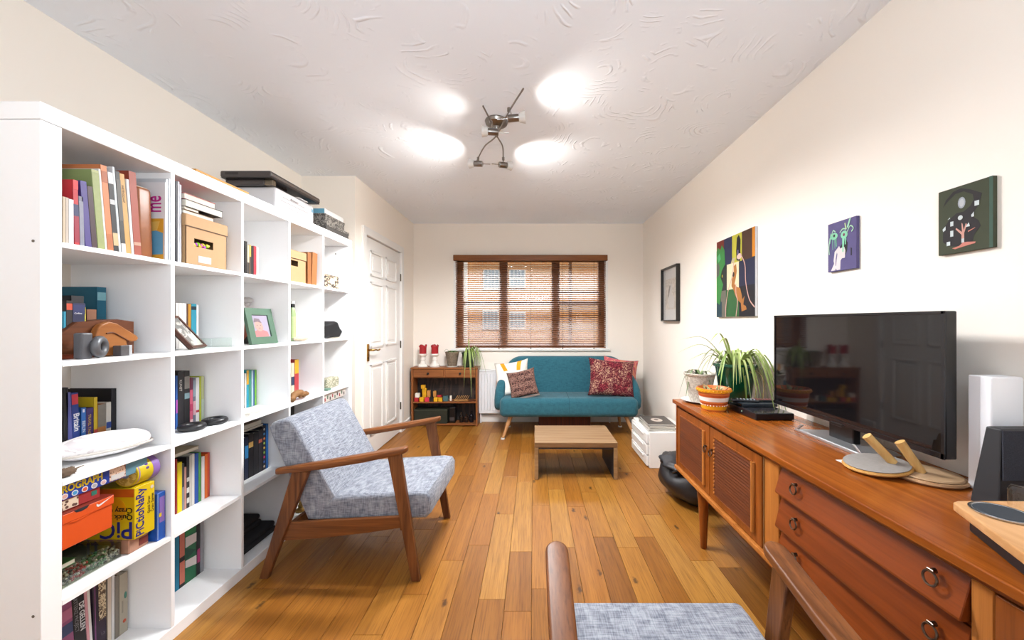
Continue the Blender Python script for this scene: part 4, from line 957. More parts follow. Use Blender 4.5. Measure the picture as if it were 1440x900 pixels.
# small green canvas
gc = thing('canvas_painting', 'small dark green canvas with a black crouching shape, nearest on the right wall', 'painting', (1.338, 1.18, 1.445))
Y0, Wd, Z0_, Hd = 1.258, .150, 1.444, .208
B().box(1.334, 1.347, Y0-Wd, Y0, Z0_, Z0_+Hd, .001, 1).make('canvas', P('#474c38', .85, var=.10, sc=40), gc); lay[0] = 1.3338
shp(gc, '#3d5c4c', R4(.94, 1, 0, 1), Y0, Z0_, Wd, Hd)
for c, pts in (('#1c1519', [(.10, .20), (.22, .12), (.36, .10), (.60, .12), (.66, .14), (.68, .22), (.74, .28), (.80, .34), (.76, .42), (.68, .48), (.68, .56), (.76, .64), (.80, .74), (.82, .80), (.62, .90), (.45, .96), (.30, .94), (.16, .84), (.10, .74), (.20, .82), (.34, .90), (.50, .90), (.66, .82), (.68, .74), (.62, .66), (.50, .60), (.36, .60), (.24, .54), (.14, .44), (.10, .32)]),
    ('#aab0b8', ell(.46, .74, .07, .085)), ('#c8ccd0', ell(.46, .74, .045, .06)), ('#e08a78', [(.28, .08), (.42, .10), (.48, .14), (.56, .14), (.72, .12), (.70, .10), (.50, .08), (.34, .06)]),
    ('#e6a898', [(.46, .14), (.51, .14), (.51, .28), (.56, .40), (.54, .42), (.50, .32), (.48, .42), (.46, .44), (.47, .30), (.36, .38), (.35, .36), (.46, .26)]), ('#e08a78', [(.58, .28), (.70, .32), (.71, .33), (.58, .30)]), ('#d8e0e0', R4(.46, .51, .14, .20)),
    ('#e0eaea', ell(.44, .52, .045, .035)), ('#e0eaea', R4(.25, .31, .42, .49)), ('#e0eaea', R4(.25, .31, .26, .35)), ('#e0eaea', R4(.18, .25, .13, .19)), ('#e0eaea', [(.10, .40), (.16, .44), (.16, .38), (.11, .36)]), ('#e0eaea', R4(.70, .78, .64, .71)), ('#e0eaea', [(.64, .52), (.69, .56), (.69, .49), (.65, .49)]), ('#e0eaea', [(.54, .36), (.60, .42), (.62, .36)]), ('#e0eaea', [(.20, .53), (.25, .56), (.25, .54)])):
    shp(gc, c, pts, Y0, Z0_, Wd, Hd)

# ------------------------------------------------------------------ ceiling light
nk = P('#9a938c', .28, 1, .05)
L = thing('ceiling_spotlight', 'brushed steel ceiling light with crossed rods and four small spotlights', 'ceiling light', (-.225, 2.31, 2.438))
B().lathe([(0, 0), (.068, 0), (.070, -.006), (.064, -.020), (.045, -.030), (.020, -.036), (.012, -.05), (.010, -.095), (0, -.098)], (-.222, 2.30, 2.4378), 36).make('ceiling_rose', nk, L, smooth=True)
ra = curve_pts([(-.048, 1.835, 2.348), (-.13, 2.02, 2.338), (-.222, 2.28, 2.338), (-.31, 2.43, 2.345), (-.385, 2.60, 2.325)], 8)
rb = curve_pts([(-.262, 1.99, 2.352), (-.235, 2.12, 2.338), (-.215, 2.30, 2.340), (-.195, 2.43, 2.342), (-.205, 2.60, 2.325)], 8)
B().tube(ra, .0045, 8).make('rod', nk, L, smooth='all'); B().tube(rb, .0045, 8).make('rod', nk, L, smooth='all')
def spot(pos, dirv, anchor, power, glow):
    pos = Vector(pos); d_ = Vector(dirv).normalized(); anchor = Vector(anchor)
    q = d_.to_track_quat('Z', 'Y').to_matrix().to_4x4()
    h = B().lathe([(0, -.030), (.017, -.030), (.019, -.027), (.019, .028), (.016, .030)], (0,0,0), 24); h._merge
    bmesh.ops.transform(h.bm, matrix=Matrix.Translation(pos) @ q, verts=h.bm.verts)
    hd = h.make('lamp_head', nk, L, smooth=True)
    g = B().lathe([(.017, .026), (.024, .034), (.030, .058), (.031, .062), (.029, .062), (.022, .034)], (0,0,0), 24)
    bmesh.ops.transform(g.bm, matrix=Matrix.Translation(pos) @ q, verts=g.bm.verts)
    g.make('glass_shade', P('#f3efe8', .25, var=.01), hd, smooth=True)
    e = B().lathe([(0, .034), (.013, .034), (.016, .045), (0, .048)], (0,0,0), 16)
    bmesh.ops.transform(e.bm, matrix=Matrix.Translation(pos) @ q, verts=e.bm.verts); e.make('bulb', EMIT('#fff2dc', 12), hd)
    B().tube([anchor, (anchor+pos)/2+Vector((0, 0, .004)), pos-d_*.005], .0035, 7).cyl(anchor-Vector((0, 0, .009)), anchor+Vector((0, 0, .009)), .009, seg=12).make('bracket', nk, hd, smooth=True)
    B().cyl(pos-d_*.028, pos-d_*.085, .0025, seg=8).make('adjusting_pin', nk, hd)
    l = bpy.data.lights.new('spotlight', 'SPOT'); l.energy = power; l.spot_size = math.radians(128); l.spot_blend = 1.0; l.shadow_soft_size = .02; l.color = (1, .96, .90)
    o = bpy.data.objects.new('spotlight_beam', l); COL.objects.link(o); o.location = pos+d_*.064; o.rotation_euler = (-d_).to_track_quat('Z', 'Y').to_euler()
    l = bpy.data.lights.new('downward_fill', 'SPOT'); l.energy = glow; l.spot_size = math.radians(172); l.spot_blend = .6; l.shadow_soft_size = .04; l.color = (.97, .985, 1)  # added wide lamp under each head, aimed down to fill the room
    o = bpy.data.objects.new('downward_fill', l); COL.objects.link(o); o.location = pos+d_*.05-Vector((0, 0, .04))
spot((-.105, 2.01, 2.300), (.95, .03, .10), (-.128, 2.00, 2.338), 4, 30)
spot((-.225, 2.14, 2.292), (-.95, -.06, .03), (-.236, 2.13, 2.338), 2, 44)
spot((-.370, 2.565, 2.290), (-.93, .22, .12), (-.372, 2.57, 2.326), 9, 50)
spot((-.205, 2.59, 2.292), (.80, .50, .12), (-.203, 2.58, 2.330), 8, 38)

# ------------------------------------------------------------------ books: (near y, far y, spine x, shelf z, height, depth, lean, colour, label, spine decoration)
BOOKS = [
    (1.1441, 1.1507, -1.41, 1.4624, 0.14, 0.2, 0, '#d8c4a8', 'small cream book first at the left end of the top-left compartment', None),
    (1.1512, 1.1583, -1.41, 1.4624, 0.14, 0.2, 0, '#cfc0b0', 'second small cream book in the top-left compartment', None),
    (1.1588, 1.1712, -1.41, 1.4624, 0.138, 0.2, 0, '#e4e4ea', 'small white book beside the cream ones in the top-left compartment', None),
    (1.1732, 1.1864, -1.41, 1.4624, 0.2, 0.2, 1.5, '#c4202c', 'red book with navy spine panel in the top-left compartment', [(0.45, 0.63, '#2a2c5c'), (0.05, 0.45, '#a01c3a'), (0.86, 1, '#e02a2c')]),
    (1.1875, 1.199, -1.41, 1.4624, 0.155, 0.2, 1.5, '#77788a', 'slim grey book right of the red one in the top-left compartment', [(0.0, 0.9, '#8f90a0')]),
    (1.2022, 1.2193, -1.41, 1.4624, 0.205, 0.2, 4.2, '#4a3a86', 'tall purple book in the top-left compartment', None),
    (1.2201, 1.2352, -1.41, 1.4624, 0.195, 0.2, 4.2, '#3e1c24', 'dark maroon book between the purple and green ones in the top-left compartment', None),
    (1.236, 1.2569, -1.41, 1.4624, 0.252, 0.27, 4.4, '#8a9a5c', 'large green-spined book in the top-left compartment', [(0, 1, '#b5b87a'), (0, 0.97, '#9fa868')]),
    (1.2578, 1.2636, -1.41, 1.4624, 0.262, 0.27, 4.4, '#f0eee8', 'thin white book right of the green one in the top-left compartment', None),
    (1.2641, 1.2825, -1.41, 1.4624, 0.278, 0.28, 4.4, '#d8824c', 'tall orange book in the top-left compartment', [(0.8, 0.93, '#b05e30'), (0.02, 0.2, '#c06c38')]),
    (1.2833, 1.2992, -1.41, 1.4624, 0.262, 0.2, 4.4, '#1c181a', 'black book with white patches in the top-left compartment', [(0.86, 1, '#e6e6e6'), (0.6, 0.66, '#c8c8c8'), (0.08, 0.24, '#d8bc8c')]),
    (1.2999, 1.3068, -1.41, 1.4624, 0.285, 0.25, 4.4, '#dfe6ea', 'tall thin pale blue book in the top-left compartment', None),
    (1.3077, 1.3219, -1.41, 1.4624, 0.275, 0.2, 4.4, '#3a3836', 'black and white striped-spine book in the top-left compartment', [(0, 0.12, '#e8e4e0'), (0.4, 0.9, '#5a544c')]),
    (1.3226, 1.3392, -1.41, 1.4624, 0.272, 0.2, 5, '#d4a258', 'tan book with dark lettering in the top-left compartment', 'T:WETENSCHAP#2c1c10'),
    (1.3401, 1.3487, -1.41, 1.4624, 0.26, 0.2, 4, '#eeeeee', 'thin white booklet left of the red-brown binder', None),
    (1.3497, 1.3742, -1.41, 1.4624, 0.292, 0.28, 4, '#a4462e', 'thick red-brown worn binder in the top-left compartment', [(0.12, 0.16, '#c89a80')]),
    (1.5029, 1.5125, -1.41, 1.4624, 0.32, 0.25, 0, '#23232b', 'black folder at the left of the second top compartment', None),
    (1.5134, 1.521, -1.41, 1.4624, 0.322, 0.25, 0, '#c9c9ce', 'grey spiral-bound pad in the second top compartment', None),
    (1.5216, 1.5296, -1.41, 1.4624, 0.312, 0.25, 0, '#d9dce4', 'thin pale blue file beside the kraft box', None),
    (1.865, 1.8812, -1.41, 1.4624, 0.16, 0.13, 0, '#1b1816', 'black paperback first in the third top compartment', None),
    (1.8821, 1.8948, -1.41, 1.4624, 0.145, 0.13, 0, '#c8bca4', 'cream and black paperback in the third top compartment', [(0, 0.4, '#3c3430')]),
    (1.8958, 1.9072, -1.41, 1.4624, 0.148, 0.13, 0, '#e0b050', 'yellow-topped thin book in the third top compartment', [(0, 0.6, '#4a3c30')]),
    (1.9082, 1.9247, -1.41, 1.4624, 0.145, 0.13, 0, '#221e20', 'black book left of the red one in the third top compartment', None),
    (1.9257, 1.9435, -1.41, 1.4624, 0.148, 0.13, 0, '#c4303c', 'red paperback in the third top compartment', None),
    (1.9445, 1.9565, -1.41, 1.4624, 0.146, 0.13, 0, '#efe9e0', 'white booklet right of the red paperback', None),
    (2.4017, 2.4409, -1.42, 1.4624, 0.205, 0.28, 0, '#a5683a', 'brown album right of the second kraft box', None),
    (2.4456, 2.5001, -1.42, 1.4624, 0.215, 0.28, -3, '#b0703e', 'tan leather album leaning at the right in the fourth top compartment', None),
    (1.2027, 1.2089, -1.48, 1.1093, 0.15, 0.15, 0, '#2f9ab8', 'pale blue paperback at the left of the wooden toy compartment', None),
    (1.2097, 1.2255, -1.48, 1.1093, 0.185, 0.15, 0, '#2a2020', 'black and red paperback left of the navy dictionary', [(0.84, 0.95, '#d05034'), (0.05, 0.5, '#8a2c20')]),
    (1.2265, 1.2615, -1.48, 1.1093, 0.178, 0.15, 0, '#1f2348', 'navy dictionary with white lettering behind the wooden toy', 'D'),
    (1.268, 1.304, -1.535, 1.1093, 0.205, 0.17, 0, '#15131a', 'tall black book between the dictionary and the teal atlas', None),
    (1.355, 1.385, -1.585, 1.1093, 0.162, 0.15, 0, '#c88c6c', 'salmon-brown small book in front of the teal atlas', [(0.3, 0.7, '#b87858')]),
    (1.4, 1.43, -1.6, 1.1093, 0.246, 0.165, 0, '#0f6a86', 'large teal atlas in the compartment with the wooden toy', [(0.8, 0.92, '#8cc8d4'), (0.12, 0.36, '#7cb8c8')]),
    (1.6548, 1.6687, -1.55, 1.1093, 0.2, 0.19, 0, '#e9e4de', 'white book at the left behind the leaning picture frame', None),
    (1.6694, 1.6849, -1.55, 1.1093, 0.2, 0.19, 0, '#e2ddd6', 'second white book behind the leaning picture frame', None),
    (1.6856, 1.7056, -1.55, 1.1093, 0.2, 0.19, 0, '#f0efec', 'widest white book behind the leaning picture frame', None),
    (1.7063, 1.7141, -1.55, 1.1093, 0.198, 0.19, 0, '#5c3418', 'thin dark brown book behind the leaning picture frame', None),
    (1.7148, 1.7283, -1.55, 1.1093, 0.198, 0.19, 0, '#d89a28', 'mustard yellow book behind the leaning picture frame', None),
    (1.7297, 1.756, -1.55, 1.1093, 0.2, 0.19, 0, '#2f9cb6', 'turquoise book with a black mark near its top', [(0.86, 0.94, '#15303c')]),
    (1.7568, 1.7679, -1.55, 1.1093, 0.196, 0.19, 0, '#eceeee', 'thin white book right of the turquoise one', None),
    (1.2998, 1.313, -1.6, 0.7562, 0.245, 0.17, 0, '#16151a', 'tall black book at the left edge behind the white stone dish', None),
    (1.3138, 1.328, -1.6, 0.7562, 0.228, 0.14, 2, '#5c60a8', 'lavender-blue travel guide behind the white stone dish', None),
    (1.3288, 1.3492, -1.6, 0.7562, 0.222, 0.14, 2, '#223f92', 'blue guidebook with a big white title behind the white stone dish', 'B'),
    (1.3509, 1.3651, -1.6, 0.7562, 0.165, 0.14, 0, '#2a6ec0', 'small bright blue city guide behind the white stone dish', 'C'),
    (1.366, 1.3889, -1.6, 0.7562, 0.16, 0.14, 0, '#3a2468', 'purple paperback with gold lettering behind the white stone dish', 'T:TRAVEL TALES#d8b040'),
    (1.3898, 1.4012, -1.6, 0.7562, 0.195, 0.14, 0, '#e0c020', 'tall yellow-spined book right of the purple paperback', [(0, 0.4, '#d8403a'), (0, 0.18, '#e8e4e0')]),
    (1.4021, 1.4291, -1.6, 0.7562, 0.165, 0.14, 0, '#c47a34', 'book with mottled top and orange lower spine', [(0.5, 1, '#8c8478')]),
    (1.4301, 1.4465, -1.6, 0.7562, 0.168, 0.14, 0, '#e4ded2', 'cream book with a small blue mark on its spine', [(0.42, 0.56, '#2a4aa0')]),
    (1.4479, 1.465, -1.6, 0.7562, 0.216, 0.175, 0, '#17171e', 'large black book at the right end behind the white stone dish', None),
    (1.6654, 1.6741, -1.56, 0.7562, 0.235, 0.17, 0, '#2a62b4', 'thin blue book at the left behind the black rings', [(0.3, 0.55, '#b050b0')]),
    (1.6754, 1.7048, -1.56, 0.7562, 0.25, 0.17, 0, '#1f1d22', 'thick black book with white script on its spine behind the black rings', 'T:KUNST#e8e4dc'),
    (1.7062, 1.733, -1.56, 0.7562, 0.25, 0.17, 0, '#18161a', 'thick black book with grey picture spine behind the black rings', [(0.68, 0.9, '#8c8680'), (0.5, 0.6, '#7a98a0')]),
    (1.7344, 1.7489, -1.56, 0.7562, 0.215, 0.17, 0, '#d8607c', 'pink book behind the black rings', [(0.75, 1, '#6a2c48'), (0.3, 0.45, '#c03060'), (0.0, 0.12, '#f0d0d0')]),
    (1.7496, 1.7636, -1.56, 0.7562, 0.212, 0.17, 0, '#6c7080', 'grey-blue book behind the black rings', [(0.6, 0.95, '#8ea0aa'), (0.2, 0.5, '#d8a8b0')]),
    (1.7647, 1.7824, -1.56, 0.7562, 0.212, 0.17, 0, '#f1f0f0', 'white book with a tiny red dot behind the black rings', [(0.24, 0.29, '#c03040')]),
    (1.7835, 1.7923, -1.56, 0.7562, 0.216, 0.17, 0, '#c0cc28', 'thin lime green book behind the black rings', None),
    (1.7934, 1.8093, -1.56, 0.7562, 0.214, 0.17, 0, '#cfd8a4', 'pale green book behind the black rings', [(0, 0.5, '#d4e4d0')]),
    (2.0776, 2.0884, -1.57, 0.7562, 0.19, 0.16, 0, '#e9e4dc', 'thin white book at the left of the compartment below the green frame', None),
    (2.0894, 2.1067, -1.57, 0.7562, 0.205, 0.16, 0, '#1f9ab4', 'blue book with yellow top below the green frame', [(0.62, 1, '#e0a828')]),
    (2.1077, 2.1258, -1.57, 0.7562, 0.205, 0.16, 0, '#4aa68a', 'jade green book below the green frame', None),
    (2.1269, 2.1409, -1.57, 0.7562, 0.2, 0.16, 0, '#c0d8e8', 'pale blue thin book below the green frame', None),
    (2.142, 2.1496, -1.57, 0.7562, 0.2, 0.16, 0, '#2050b0', 'thin deep blue book below the green frame', None),
    (2.1507, 2.1651, -1.57, 0.7562, 0.2, 0.16, 0, '#7cc23c', 'bright green book below the green frame', None),
    (2.3636, 2.3959, -1.5, 0.7562, 0.215, 0.14, 0, '#e8dcc0', 'cream carton-like book with a dark blue mark above the driftwood', [(0.35, 0.6, '#2a3a5c')]),
    (2.3987, 2.4409, -1.5, 0.7562, 0.232, 0.14, 0, '#c43a40', 'book with yellow top and red lower spine above the driftwood', [(0.62, 1, '#e0b020'), (0, 0.06, '#2a50b0')]),
    (1.6328, 1.6399, -1.53, 0.4031, 0.235, 0.17, 0, '#a8201c', 'thin dark red book at the left of the compartment under the black rings', None),
    (1.6409, 1.6625, -1.53, 0.4031, 0.215, 0.17, 0, '#f0d808', 'bright yellow book under the black rings', None),
    (1.6632, 1.6727, -1.53, 0.4031, 0.205, 0.17, 0, '#8a8c94', 'slim grey book right of the bright yellow one', [(0.5, 1, '#3a3c44')]),
    (1.6733, 1.6836, -1.53, 0.4031, 0.185, 0.17, 0, '#c89080', 'pinkish tan book right of the bright yellow one', None),
    (1.6843, 1.6975, -1.53, 0.4031, 0.225, 0.17, 0, '#242022', 'black and white chequered-spine book', [(0.3, 0.4, '#d8d4cc'), (0.1, 0.2, '#d8d4cc'), (0.52, 0.6, '#c8c4bc')]),
    (1.6986, 1.7096, -1.53, 0.4031, 0.228, 0.17, 0, '#c8c2b8', 'stone grey book right of the chequered one', None),
    (1.7103, 1.7239, -1.53, 0.4031, 0.23, 0.17, 0, '#e2ded6', 'off-white book left of the royal blue one', None),
    (1.7246, 1.7437, -1.53, 0.4031, 0.225, 0.17, 0, '#1c56b0', 'royal blue book in the compartment under the black rings', None),
    (1.7444, 1.7578, -1.53, 0.4031, 0.225, 0.17, 0, '#4c9a44', 'grass green book right of the royal blue one', None),
    (1.7593, 1.7768, -1.53, 0.4031, 0.2, 0.17, 0, '#ecdfe0', 'pinkish white book left of the orange ones', None),
    (1.7784, 1.7931, -1.53, 0.4031, 0.205, 0.17, 0, '#f07018', 'orange book in the compartment under the black rings', None),
    (1.7939, 1.8049, -1.53, 0.4031, 0.208, 0.2, 0, '#d04830', 'vermilion book at the right end next to the orange one', None),
    (1.984, 2.0087, -1.5, 0.4031, 0.22, 0.16, 0, '#14203c', 'blue-black thick book at the left beside the armchair back', [(0.5, 0.8, '#2a7ab0')]),
    (2.0102, 2.0444, -1.5, 0.4031, 0.232, 0.16, 0, '#131115', 'black fantasy book with gold disc left of the dotted book', [(0.68, 0.8, '#b8904c')]),
    (2.046, 2.0814, -1.5, 0.4031, 0.225, 0.16, 0, '#1a181c', 'plain black thick book left of the dotted book', None),
    (2.083, 2.112, -1.5, 0.4031, 0.23, 0.16, 0, '#1c191e', 'black book with a rust mark left of the dotted book', [(0.7, 0.78, '#a0503c')]),
    (2.1142, 2.14, -1.5, 0.4031, 0.245, 0.16, 0, '#1a1a26', 'black book with rows of coloured dots on its spine', 'dots'),
    (2.1423, 2.1595, -1.5, 0.4031, 0.25, 0.16, 0, '#1c6ab8', 'slim blue book right of the dotted one beside the armchair back', None),
    (1.2602, 1.2935, -1.55, 0.05, 0.245, 0.18, 3, '#9c5480', 'purple and pink patterned book at the left of the bottom compartment', [(0.0, 0.3, '#34486c'), (0.55, 0.7, '#3a4a74'), (0.75, 0.9, '#c07090')]),
    (1.2945, 1.3284, -1.55, 0.05, 0.262, 0.18, 3, '#17151a', 'wide black art book with white title in the bottom-left compartment', 'DE'),
    (1.3296, 1.3378, -1.55, 0.05, 0.268, 0.18, 3, '#e0a0a8', 'pink slim book right of the black art book', None),
    (1.3382, 1.346, -1.55, 0.05, 0.268, 0.18, 3, '#efece8', 'white slim book between the pink and dark plum ones', None),
    (1.3468, 1.3873, -1.55, 0.05, 0.262, 0.18, 1, '#2a1a2e', 'dark plum book with a mottled picture on its upper spine', 'M'),
    (1.3896, 1.4022, -1.55, 0.05, 0.265, 0.18, 0, '#e4d4c0', 'cream book right of the dark plum one in the bottom-left compartment', None),
    (1.4032, 1.4132, -1.55, 0.05, 0.268, 0.18, 0, '#f0eeec', 'white book with tiny lettering low on its spine', None),
    (1.4146, 1.4277, -1.55, 0.05, 0.232, 0.2, 0, '#8c8478', 'grey-brown hardback second from the right in the bottom-left compartment', None),
    (1.4292, 1.4587, -1.55, 0.05, 0.226, 0.18, 0, '#c0b8a4', 'beige book with small green and red marks, rightmost in the bottom-left compartment', 'G'),
    (1.6635, 1.6815, -1.56, 0.05, 0.27, 0.18, 0, '#1e8ab0', 'blue-teal book at the left of the second bottom compartment', None),
    (1.6828, 1.7082, -1.56, 0.05, 0.268, 0.18, 0, '#1a1618', 'black book with a salmon spine panel in the second bottom compartment', [(0.5, 0.95, '#d87860'), (0.06, 0.42, '#d87860')]),
    (1.7096, 1.7688, -1.56, 0.05, 0.29, 0.18, 0, '#1f7048', 'wide green and white patterned book in the second bottom compartment', 'Z'),
    (1.7711, 1.7862, -1.56, 0.05, 0.285, 0.18, 0, '#1c1820', 'narrow black book with a magenta band', [(0.2, 0.42, '#b83a78')]),
    (1.7885, 1.807, -1.56, 0.05, 0.29, 0.18, 0, '#9c9ca2', 'silver grey book at the right in the second bottom compartment', None),
]

pgm = P('#e9e2d2', .85, var=.05, sc=200)
for (y0, y1, xs, z0, h, D, lean, c, lab, dec) in BOOKS:
    th = y1-y0
    t = thing('book', lab, 'book', (xs, y0, z0+.0004), (math.radians(lean), 0, 0))
    cvm = P(c, .5, var=.05)
    k = min(.0025, th*.2)
    cv = B().box(-D, 0, 0, k, 0, h).box(-D, 0, th-k, th, 0, h).box(-k, .0008, 0, th, 0, h, .0006, 1).make('cover', cvm, t, world=False)
    B().box(-D+.004, -k, k, th-k, .003, h-.004).make('pages', pgm, t, world=False)
    X = .0010
    def bar(za, zb, col, a=.03, b_=.97, nm='spine_band'):
        B().box(X-.0004, X+.0003, th*a, th*b_, h*za, h*zb).make(nm, P(col, .5, var=.12, sc=60), cv, world=False)
    TM = lambda z, off: frame_m((X+.0004, th*off, h*z), (0, 0, -1), (0, 1, 0))
    if isinstance(dec, list):
        for (a, b_, col) in dec: bar(a, b_, col); X += .0003
    elif dec == 'D':
        bar(.80, .97, '#2a3060'); text('Collins', .0075, frame_m((X+.0008, th*.10, h*.80), (0, 1, 0), (0, 0, 1)), P('#f0f0f0', .5), cv, world=False)
        bar(.5, .93, '#d8c840', .93, 1.0); text('English', .022, TM(.55, .25), P('#f2f2f2', .5), cv, world=False)
    elif dec == 'B':
        bar(.82, .98, '#d83848', .05, .95); text('Britain', .024, TM(.68, .22), P('#f4f4f6', .5), cv, world=False, off=.0004)
    elif dec == 'C':
        text('BERLIN', .013, TM(.72, .2), P('#eaf2fa', .5), cv, world=False); bar(.90, .97, '#e8e8f0', .3, .7); bar(.0, .12, '#d03040')
    elif dec == 'DE':
        text('DE GELLEN', .020, TM(.83, .55), P('#eeeeee', .5), cv, world=False, sx=1.0, off=.0004); text('ARTTENZ PROJECT', .0145, TM(.95, .12), P('#8c8c90', .5), cv, world=False)
    elif dec == 'M':
        B().box(X-.0004, X+.0016, th*.42, th*.97, h*.42, h*.97).make('spine_picture', PATTERN('#5a4a3c', '#c8b898', 'noise', 90, .5), cv, world=False); bar(.1, .95, '#8a4a80', .12, .18); text('13', .014, frame_m((X+.001, th*.5, h*.2), (0, 1, 0), (0, 0, 1)), P('#77707c', .5), cv, world=False)
    elif dec == 'G':
        B().ball((X, th*.72, h*.62), .0012, .005, .013, u=10, v=8).make('spine_mark', P('#4c9080', .6), cv, world=False); B().ball((X, th*.6, h*.2), .0012, .006, .007, u=10, v=8).make('spine_mark', P('#d8603c', .6), cv, world=False); bar(.35, .55, '#a8a090', .3, .45)
    elif dec == 'Z':
        for za, zb, q in ((.56, .72, 0), (.20, .36, .05)):
            B().prism([(th*.03, h*(za+q)), (th*.97, h*za), (th*.97, h*(zb-.02)), (th*.03, h*zb)], 'yz', X-.0004, X+.0004).make('spine_band', P('#e8dcd8', .5), cv, world=False)
        B().prism([(th*.03, h*.36), (th*.9, h*.44), (th*.03, h*.56)], 'yz', X-.0004, X+.0006).make('spine_band', P('#124c3a', .5), cv, world=False)
        bar(.74, .98, '#2a8a4c'); bar(0, 1, '#17301f', .93, 1.0)
    elif dec == 'dots':
        for i in range(9):
            B().cyl((X-.001, th*.5, h*(.08+.105*i)), (X+.0006, th*.5, h*(.08+.105*i)), .0065, seg=12).make('coloured_dot', P(('#d8c8a8', '#2f6ab8', '#c43a70', '#8ab848', '#d8b040', '#a8c850', '#d87838', '#3a8ac0', '#e0e0d8')[i], .5), cv, world=False)
    elif isinstance(dec, str) and dec.startswith('T:'):
        body, col = dec[2:].split('#')
        sz = min(th*.55, h*.72/len(body)*1.25)
        text(body, sz, TM(.86, .25), P('#'+col, .5), cv, world=False)

# small helpers for single-piece things
def solo(b, name, m, label, cat, group=None, smooth=False, loc=None): return b.make(name, m, None, loc=loc, label=label, cat=cat, group=group, smooth=smooth)
def lying(x0, x1, y0, y1, z0, z1, c, label, pages=True, name='book', cat='book', decor=None):
    t = thing(name, label, cat, ((x0+x1)/2, (y0+y1)/2, z0)); k = .0018
    cv = B().box(x0, x1, y0, y1, z0+.0003, z0+k).box(x0, x1, y0, y1, z1-k, z1).box(x0, x0+k, y0, y1, z0+k, z1-k).make('cover', P(c, .5), t)
    B().box(x0+k, x1-.002, y0+.002, y1-.002, z0+k, z1-k).make('pages', pgm, t); return t, cv

# ---- first row
# brown leather-bound album and magazine with cover turned outwards
t = thing('album', 'short brown leather album standing at the right of the top-left compartment', 'album', (-1.42, 1.376, 1.4624), (math.radians(2), 0, 0))
B().box(-.20, 0, 0, .055, .0004, .255, .012, 4).make('cover', P('#9a5c34', .35, var=.15, sc=30, bmp=.2), t, world=False, smooth=True)
B().box(-.19, -.012, .006, .049, .246, .257).make('pages', pgm, t, world=False)
mg = thing('magazine', 'magazine with a pink title and yellow-blue drawing facing out beside the brown album', 'magazine', (-1.50, 1.446, 1.4624))
B().box(-1.62, -1.392, 1.444, 1.448, 1.4628, 1.755).make('pages', P('#f0eef0', .4, var=.01), mg)
MF = frame_m((-1.392, 1.4438, 1.4628), (1, 0, 0), (0, 0, 1))
for c_, pts in (('#e8a834', R4(-.20, -.006, .0, .155)), ('#6aa8cc', [(-.13, .015), (-.008, .02), (-.008, .10), (-.05, .115), (-.12, .09)]), ('#f2c060', [(-.10, .10), (-.03, .11), (-.02, .145), (-.08, .14)])):
    b = B(); patch(b, MF, pts); b.make('cover_picture', P(c_, .4), mg); MF = MF @ Matrix.Translation((0, 0, .0004))
text('me', .085, frame_m((-1.408, 1.4434, 1.672), (0, 0, 1), (-1, 0, 0)), P('#c8208c', .4), mg, name='title', off=.001, sx=.6, align='CENTER')
b = B().box(-1.68, -1.395, 1.4505, 1.458, 1.4628, 1.77, .0005, 1).box(-1.66, -1.393, 1.4595, 1.4645, 1.4628, 1.775, .0005, 1)
solo(b, 'document_file', P('#d9dde2', .3), 'translucent white plastic files at the right of the top-left compartment', 'file')
# kraft storage boxes
kraft = P('#c69d70', .7, var=.04, sc=60); kraftd = P('#c4904e', .7)
def kraft_box(label, y0, y1, ztop, x1, holes, stuff=True):
    t = thing('storage_box', label, 'box', (x1-.16, (y0+y1)/2, 1.4624)); z0 = 1.4628; zl = ztop-.048
    ya, yb, za, zb = holes
    b = B().box(x1-.32, x1-.318, y0, y1, z0, zl).box(x1-.32, x1, y0, y0+.002, z0, zl).box(x1-.32, x1, y1-.002, y1, z0, zl).box(x1-.32, x1, y0, y1, z0, z0+.002)
    b.box(x1-.002, x1, y0, ya, z0, zl).box(x1-.002, x1, yb, y1, z0, zl).box(x1-.002, x1, ya, yb, z0, za).box(x1-.002, x1, ya, yb, zb, zl).make('box_body', kraft, t)
    B().box(x1-.323, x1+.003, y0-.003, y1+.005, zl, ztop, .002, 1).make('lid', kraft, t)
    B().box(x1+.0005, x1+.0032, y0-.003, y1+.005, zl-.0015, zl+.0012).make('lid_edge', P('#5a3c22', .6), t)
    if stuff:
        fr_ = B().box(x1, x1+.0015, ya+.018, yb-.012, z0+.012, z0+.040, .0005, 1).make('label_holder', P('#e9e4dc', .3), t)
        B().box(x1+.0014, x1+.0018, ya+.024, yb-.018, z0+.017, z0+.035).make('label_card', P('#f6f4f0', .7), fr_)
        for i in range(9):
            B().ball((x1-.012, ya+.012+.008*i, za+.006+.004*(i % 3)), .008, u=8, v=6, warp=.4, seed=i).make('tinsel', P(('#d8c820', '#b83ad0', '#8ad020', '#e0c020', '#d860a0')[i % 5], .4), t)
kraft_box('large kraft cardboard box with a finger hole and bright bits inside, second top compartment', 1.535, 1.738, 1.664, -1.397, (1.573, 1.667, 1.539, 1.572))
kraft_box('smaller kraft cardboard box with lid in the fourth top compartment', 2.2, 2.352, 1.648, -1.402, (2.19+.02, 2.275, 1.555, 1.588), False)
lying(-1.62, -1.405, 1.533, 1.680, 1.6645, 1.681, '#8c6440', 'bottom notebook with brown edge lying on the large kraft box', name='notebook', cat='notebook')
lying(-1.64, -1.400, 1.533, 1.600, 1.6812, 1.692, '#d8c8b4', 'small pale notepad second on the large kraft box', name='notebook', cat='notebook')
lying(-1.66, -1.395, 1.533, 1.715, 1.6922, 1.722, '#1b1b20', 'thick black-covered book jutting right in the stack on the kraft box')
lying(-1.63, -1.400, 1.533, 1.682, 1.7224, 1.747, '#c42c2c', 'white-paged book with a red cover, top of the stack on the kraft box')
